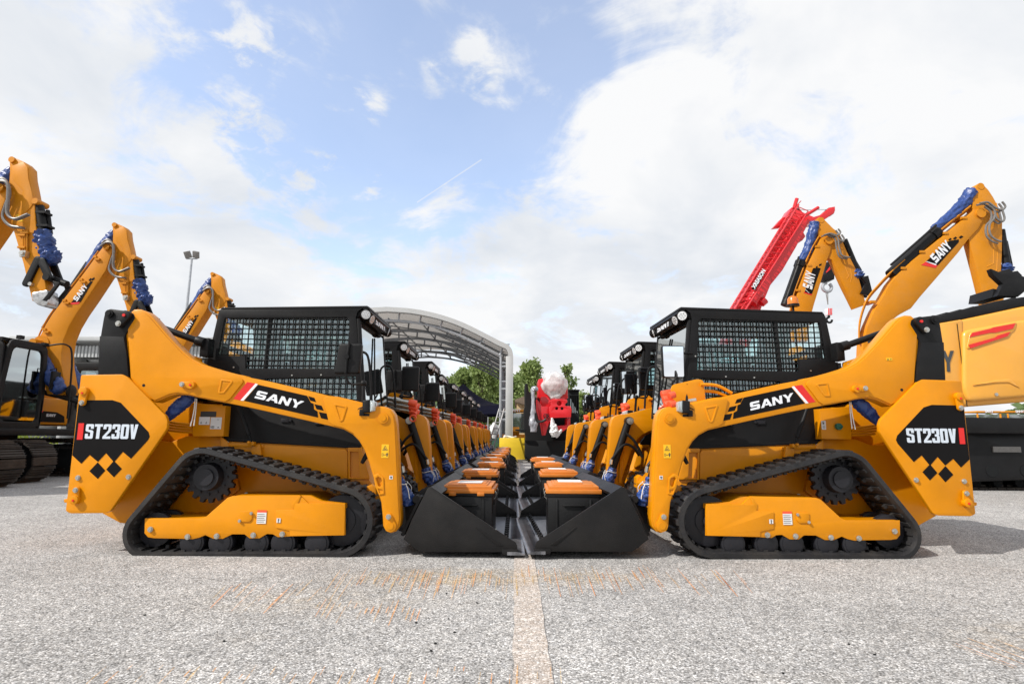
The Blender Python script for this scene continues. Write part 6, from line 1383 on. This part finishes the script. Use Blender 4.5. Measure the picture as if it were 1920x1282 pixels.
for k in range(5): q = r_([(1300 + 12 * k, 640 + 14 * (k % 3))])[0]; mb.tube([(q[0] + .08 * math.cos(a), -.08, q[1] + .08 * math.sin(a)) for a in [j * .6 for j in range(11)]], .012, 5)
mb.build('hydraulic_hose', 'hose', rig)
mb = MB(); mb.plate(r_([(1050, 250), (1085, 245), (1095, 340), (1200, 430), (1560, 430), (1560, 900), (1500, 1065), (1060, 1065), (1060, 870), (1040, 800), (1040, 560), (1055, 500)], 1.3), 1.3, 3.0, .03, rnd=.05)
mb.plate(r_([(940, 798), (1060, 795), (1060, 830), (930, 812)]), .2, 1.0, .01); mb.box2((r_([(1060, 960)])[0][0], .5, .10), (.8, 3, .75))
mb.build('carrier', 'dark', rig, bevel=.01)
mb = MB(); q = r_([(1240, 1060), (1480, 1045)]); mb.box2((q[0][0], -1.2, .17), (q[1][0], -.4, .23)); mb.build('fork', 'hoseg', rig)
tag(rig, 'red hydraulic machine with clear plastic wrapping standing between the two rows', 'telehandler')
ck = empty('dark_cab_machine', (0, 0, 0)); D_ = 23.0
c_ = lambda pts: ZR(pts, D_)
mb = MB(); mb.plate(c_([(1570, 320), (1700, 322), (1715, 335), (1570, 340)]), D_ - .1, D_ + 2.0, .02); mb.plate(c_([(1575, 340), (1700, 340), (1705, 900), (1575, 900)]), D_, D_ + 1.8, .02, holes=[c_([(1590, 400), (1690, 400), (1690, 600), (1590, 600)])]); mb.box2((c_([(1500, 900)])[0][0], D_ - .1, 0), (c_([(1900, 900)])[0][0], D_ + 3, .8))
for k in range(5): q = c_([(1590 + k * 25, 400), (1590 + k * 25, 600)]); mb.box2((q[0][0] - .015, D_ - .02, q[1][1]), (q[0][0] + .015, D_ + .01, q[0][1]))
mb.build('body', 'dark', ck); mb = MB(); q = c_([(1590, 400), (1690, 600)]); mb.box2((q[0][0], D_ + .05, q[1][1]), (q[1][0], D_ + .06, q[0][1])); mb.build('window', 'teal', ck)
tag(ck, 'dark machine cab with barred window just right of the red machine', 'machine cab')

# far orange machines
def small_machine(px, py_top, D, s=1.0, lab='', rz=0):
    p = at(px, py_top, D); root = empty('wheel_loader', (p.x, D, 0), rz); h = p.z
    mb = MB(); mb.box((0, 0, h - .05), (1.5, 1.3, .10)); mb.box((0, .1, h * .30), (1.7, 2.6, h * .30)); mb.box((.0, -.9, h * .42), (.35, 1.3, .25), Matrix.Rotation(-.5, 3, 'X'))
    for sx in (-1, 1): mb.box((sx * .70, -.62, h * .70), (.08, .08, h * .48)); mb.box((sx * .70, .62, h * .70), (.08, .08, h * .48)); mb.box((sx * .62, -1.3, h * .28), (.14, .9, .18))
    mb.build('body', 'orange2', root, bevel=.02)
    mb = MB(); mb.box((0, 0, h * .70), (1.32, 1.2, h * .44)); mb.build('cab_glass', 'teal', root)
    mb = MB(); mb.m = 1; print_text(mb, 'SANY', (0, -.68, h - .09), (1, 0, 0), (0, 0, 1), .14, th=.01, off=.03, center=True); mb.build('brand_lettering', ['dark', 'white'], root)
    for sx in (-1, 1):
        for sy in (-.8, .9): mb = MB(); mb.cyl((sx * .72, sy, .5), (sx * 1.08, sy, .5), .5, 18); mb.build('wheel', 'rubber', root)
    mb = MB(); mb.box((0, -1.9, .35), (2.0, .5, .6)); mb.build('bucket', 'dark', root, bevel=.08)
    tag(root, lab, 'wheel loader'); return root
small_machine(967, 769, 29, lab='small orange machine with dark cab seen beyond the marquee post')
small_machine(1838, 771, 36, lab='distant orange machine seen under the right-edge counterweight, left one')
small_machine(1894, 771, 36, lab='distant orange machine seen under the right-edge counterweight, right one')

# ------------------------------------------------------------------ buildings
DBl = 45.0; pb = at(40, 640, DBl); bl = empty('office_building', (pb.x, DBl, 0)); b_ = lambda pts: ZC(pts, DBl, (pb.x, 0, 0))
(xa, za), (xe, zb) = b_([(105, 135), (105, 200)]); xend = at(420, 660, DBl).x - pb.x
mb = MB(); mb.box2((xa, -1.2, zb), (xend, 9, za)); mb.box2((b_([(270, 200)])[0][0], 0, 0), (b_([(320, 200)])[0][0], 8, zb - .003)); mb.box2((b_([(905, 200)])[0][0], 0, 0), (b_([(965, 200)])[0][0], 8, zb - .003)); mb.box2((b_([(400, 200)])[0][0], 3.0, 0), (xend - .1, 8.5, zb - .003))
q = b_([(1180, 480), (1400, 630)]); mb.box2((q[0][0], .3, 0), (xend - .2, 1.5, q[0][1])); mb.build('wall', 'concrete', bl, bevel=.02)
mb = MB(); q = b_([(1000, 282), (1400, 460)]); x = q[0][0]
mb.box2((x, -.5, q[1][1]), (xend, -.35, q[0][1]))
while x < xend: mb.box2((x, -.62, q[1][1] - .05), (x + .14, -.5, q[0][1] + .02)); x += .28
mb.build('balcony', 'concrete', bl)
mb = MB(); q = b_([(1150, 230), (1410, 640)]); mb.box2((q[0][0], 2.9, q[1][1]), (xend - .4, 2.95, q[0][1])); mb.build('window', 'teal', bl)
mb = MB(); q = b_([(1180, 500), (1255, 560), (1255, 640)]); mb.tube(path3(q, .2), .06, 6); mb.build('handrail', 'dark', bl)
tag(bl, 'pale concrete office building with ribbed balcony behind the left excavators', 'building')
ch_ = empty('cream_building', (0, 0, 0)); DCb = 40.0; c = lambda pts: ZR(pts, DCb)
mb = MB(); q = c([(955, 430), (1040, 700)]); mb.box2((q[0][0], DCb, 0), (q[1][0] + .2, DCb + 7, q[0][1])); mb.build('wall', 'cream', ch_)
mb = MB(); r0 = c([(930, 440), (1120, 375), (1350, 330)]); mb.plate([(r0[0][0], r0[0][1] - .05), (r0[1][0], r0[1][1]), (r0[1][0] + 1, r0[1][1] - .3), (r0[1][0] + 1, r0[1][1] - 1.2), (r0[0][0], r0[0][1] - .2)], DCb - .5, DCb + 7.4, .02); mb.build('roof', 'rooft', ch_)
tag(ch_, 'small cream building with brown pitched roof behind the red machine', 'building')

# lamp posts
lp = empty('floodlight_mast', (0, 0, 0)); b = at(351, 570, 32.0); tz = at(360, 486, 32.0).z
mb = MB(); mb.tube([(b.x, 32, 0), (b.x, 32, tz)], .09, 10, rs=[.12, .06]); mb.tube([(b.x - .32, 32, tz + .02), (b.x + .32, 32, tz + .02)], .035, 6); mb.build('pole', 'galv', lp)
for sx, r in ((-.2, -.2), (.28, .2)): mb = MB(); mb.box((b.x + sx, 31.9, tz + .24), (.36, .14, .40), Matrix.Rotation(r, 3, 'Y') @ Matrix.Rotation(.5, 3, 'X')); mb.build('floodlight', 'hoseg', lp, bevel=.02)
tag(lp, 'tall grey mast with two floodlights behind the left excavators', 'lamp post')
lp = empty('street_lamp', (0, 0, 0)); b = at(13, 640, 36.0)
mb = MB(); mb.tube([(b.x + .3, 36, 0), (b.x + .3, 36, b.z - .1)], .06, 8); mb.tube([(b.x + .3, 36, b.z - .1), (b.x, 36, b.z + .1)], .04, 6); mb.build('pole', 'galv', lp)
mb = MB(); mb.box((b.x - .1, 36, b.z + .12), (.8, .3, .14), Matrix.Rotation(.25, 3, 'Y')); mb.build('lamp_head', 'paper', lp, bevel=.04); tag(lp, 'small grey street lamp at the left edge above the excavator cab', 'street lamp')

# ------------------------------------------------------------------ trees
def tree(name, x, y, h, w, n=5200, seed=0, leaf='leaf', lsz=.13, zb=.08, label=''):
    rnd = random.Random(seed); root = empty(name, (x, y, 0))
    clumps = []
    for k in range(70):
        t = rnd.random() ** .85; zz = h * (zb + (.97 - zb) * t); rad = w / 2 * math.sin(math.pi * min(.97, .25 + .70 * t)) ** .6 * rnd.uniform(.15, 1.05)
        a = rnd.uniform(0, 6.28); clumps.append((Vector((rad * math.cos(a), rad * math.sin(a), zz)), rnd.uniform(.05, .17) * w))
    clumps.append((Vector((0, 0, h * .97)), .07 * w))
    mb = MB(); mb.tube([(0, 0, 0), (rnd.uniform(-.2, .2), 0, h * .4), (rnd.uniform(-.3, .3), 0, h * .9)], .1, 8, rs=[h * .022, h * .016, h * .004])
    for c, r in clumps[::4]: mb.tube([(0, 0, max(h * .2, c.z * .6)), (c.x * .5, c.y * .5, c.z * .85), tuple(c)], .05, 5, rs=[h * .009, h * .006, h * .002])
    mb.build('trunk', 'trunk', root)
    mb = MB(); vs, fs = [], []
    for i in range(n):
        c, r = clumps[rnd.randrange(len(clumps))]
        d = Vector((rnd.gauss(0, 1), rnd.gauss(0, 1), rnd.gauss(0, 1.1))) * r * .62
        p = c + d; nrm = Vector((rnd.gauss(0, 1), rnd.gauss(0, 1), rnd.gauss(0, .8) + .4)).normalized(); u = nrm.orthogonal().normalized(); v = nrm.cross(u); a = rnd.uniform(0, 6.28)
        u, v = u * math.cos(a) + v * math.sin(a), v * math.cos(a) - u * math.sin(a); s = lsz * rnd.uniform(.6, 1.4); o = len(vs)
        vs += [p - u * s, p - v * s * .55, p + u * s, p + v * s * .55]; fs.append((o, o + 1, o + 2, o + 3))
    me = bpy.data.meshes.new('crown'); me.from_pydata([tuple(v) for v in vs], [], fs); me.materials.append(M[leaf]); o = bpy.data.objects.new('crown', me); col.objects.link(o); o.parent = root
    tag(root, label, 'tree' if h > 3 else 'shrub'); return root
def tree_px(px, py, D, wpx, seed, label, **k):
    p = at(px, py, D); return tree('tree', p.x, D, p.z, wpx / FPX * D, seed=seed, label=label, **k)
tree_px(906, 676, 50, 62, 1, 'tall pale green tree rising above the navy canopy peak', n=11000, lsz=.15)
tree_px(868, 692, 52, 54, 2, 'green tree left of the canopy peak behind the far loaders', n=9000, lsz=.14)
tree_px(938, 690, 54, 50, 3, 'green tree directly left of the marquee post', n=9000, lsz=.14)
tree_px(996, 677, 48, 62, 4, 'round dense green tree between marquee post and red machine', n=12000, lsz=.14)
tree_px(1064, 684, 50, 34, 5, 'slender sparse tree just right of the red machine', n=2600, lsz=.13)
tree_px(962, 712, 58, 60, 6, 'bushy green tree directly behind the white marquee post', n=9000, lsz=.15)
tree_px(1030, 726, 60, 60, 7, 'low green tree hidden behind the red machine', n=5000, lsz=.17)
tree_px(892, 716, 60, 90, 8, 'wide low green tree behind the navy canopy', n=11000, lsz=.16)
tree_px(1095, 738, 62, 50, 10, 'low green tree far behind the first right-hand cabs', n=3500, lsz=.17)
tree_px(884, 688, 56, 60, 21, 'leafy green tree rising behind the peak of the navy canopy', n=9000, lsz=.15)
tree_px(922, 684, 57, 56, 22, 'pale green tree seen through the rear arch of the marquee', n=9000, lsz=.15)
tree_px(848, 708, 60, 60, 23, 'leftmost low tree above the roofs of the far left-row loaders', n=6000, lsz=.16)
tree_px(976, 700, 60, 50, 24, 'green tree close to the right of the marquee post', n=7000, lsz=.15)
p = at(30, 822, 24); tree('shrub', p.x, 24, p.z, 2.6, n=2600, seed=9, leaf='leaf2', lsz=.06, zb=.05, label='yellow green shrub seen above the left excavator track')
# far hedge line all round the yard, seen low on the horizon
rnd = random.Random(5); vs, fs = [], []
for i in range(26000):
    a = rnd.uniform(0, 2 * math.pi); r = rnd.uniform(95, 115); hgt = 5.5 + 2.5 * noise.noise(Vector((math.cos(a) * 9, math.sin(a) * 9, 0))) + 1.2 * noise.noise(Vector((math.cos(a) * 40, math.sin(a) * 40, 4)))
    p = Vector((r * math.cos(a), r * math.sin(a), hgt * rnd.random() ** .8)); s = rnd.uniform(.35, .8); u = Vector((-math.sin(a), math.cos(a), rnd.uniform(-.4, .4))) * s; v = Vector((rnd.uniform(-.3, .3), rnd.uniform(-.3, .3), 1)).normalized() * s * .6
    o = len(vs); vs += [p - u, p - v, p + u, p + v]; fs.append((o, o + 1, o + 2, o + 3))
me = bpy.data.meshes.new('far_trees'); me.from_pydata([tuple(v) for v in vs], [], fs); me.materials.append(M['grass']); o = bpy.data.objects.new('far_trees', me); col.objects.link(o); tag(o, kind='stuff')
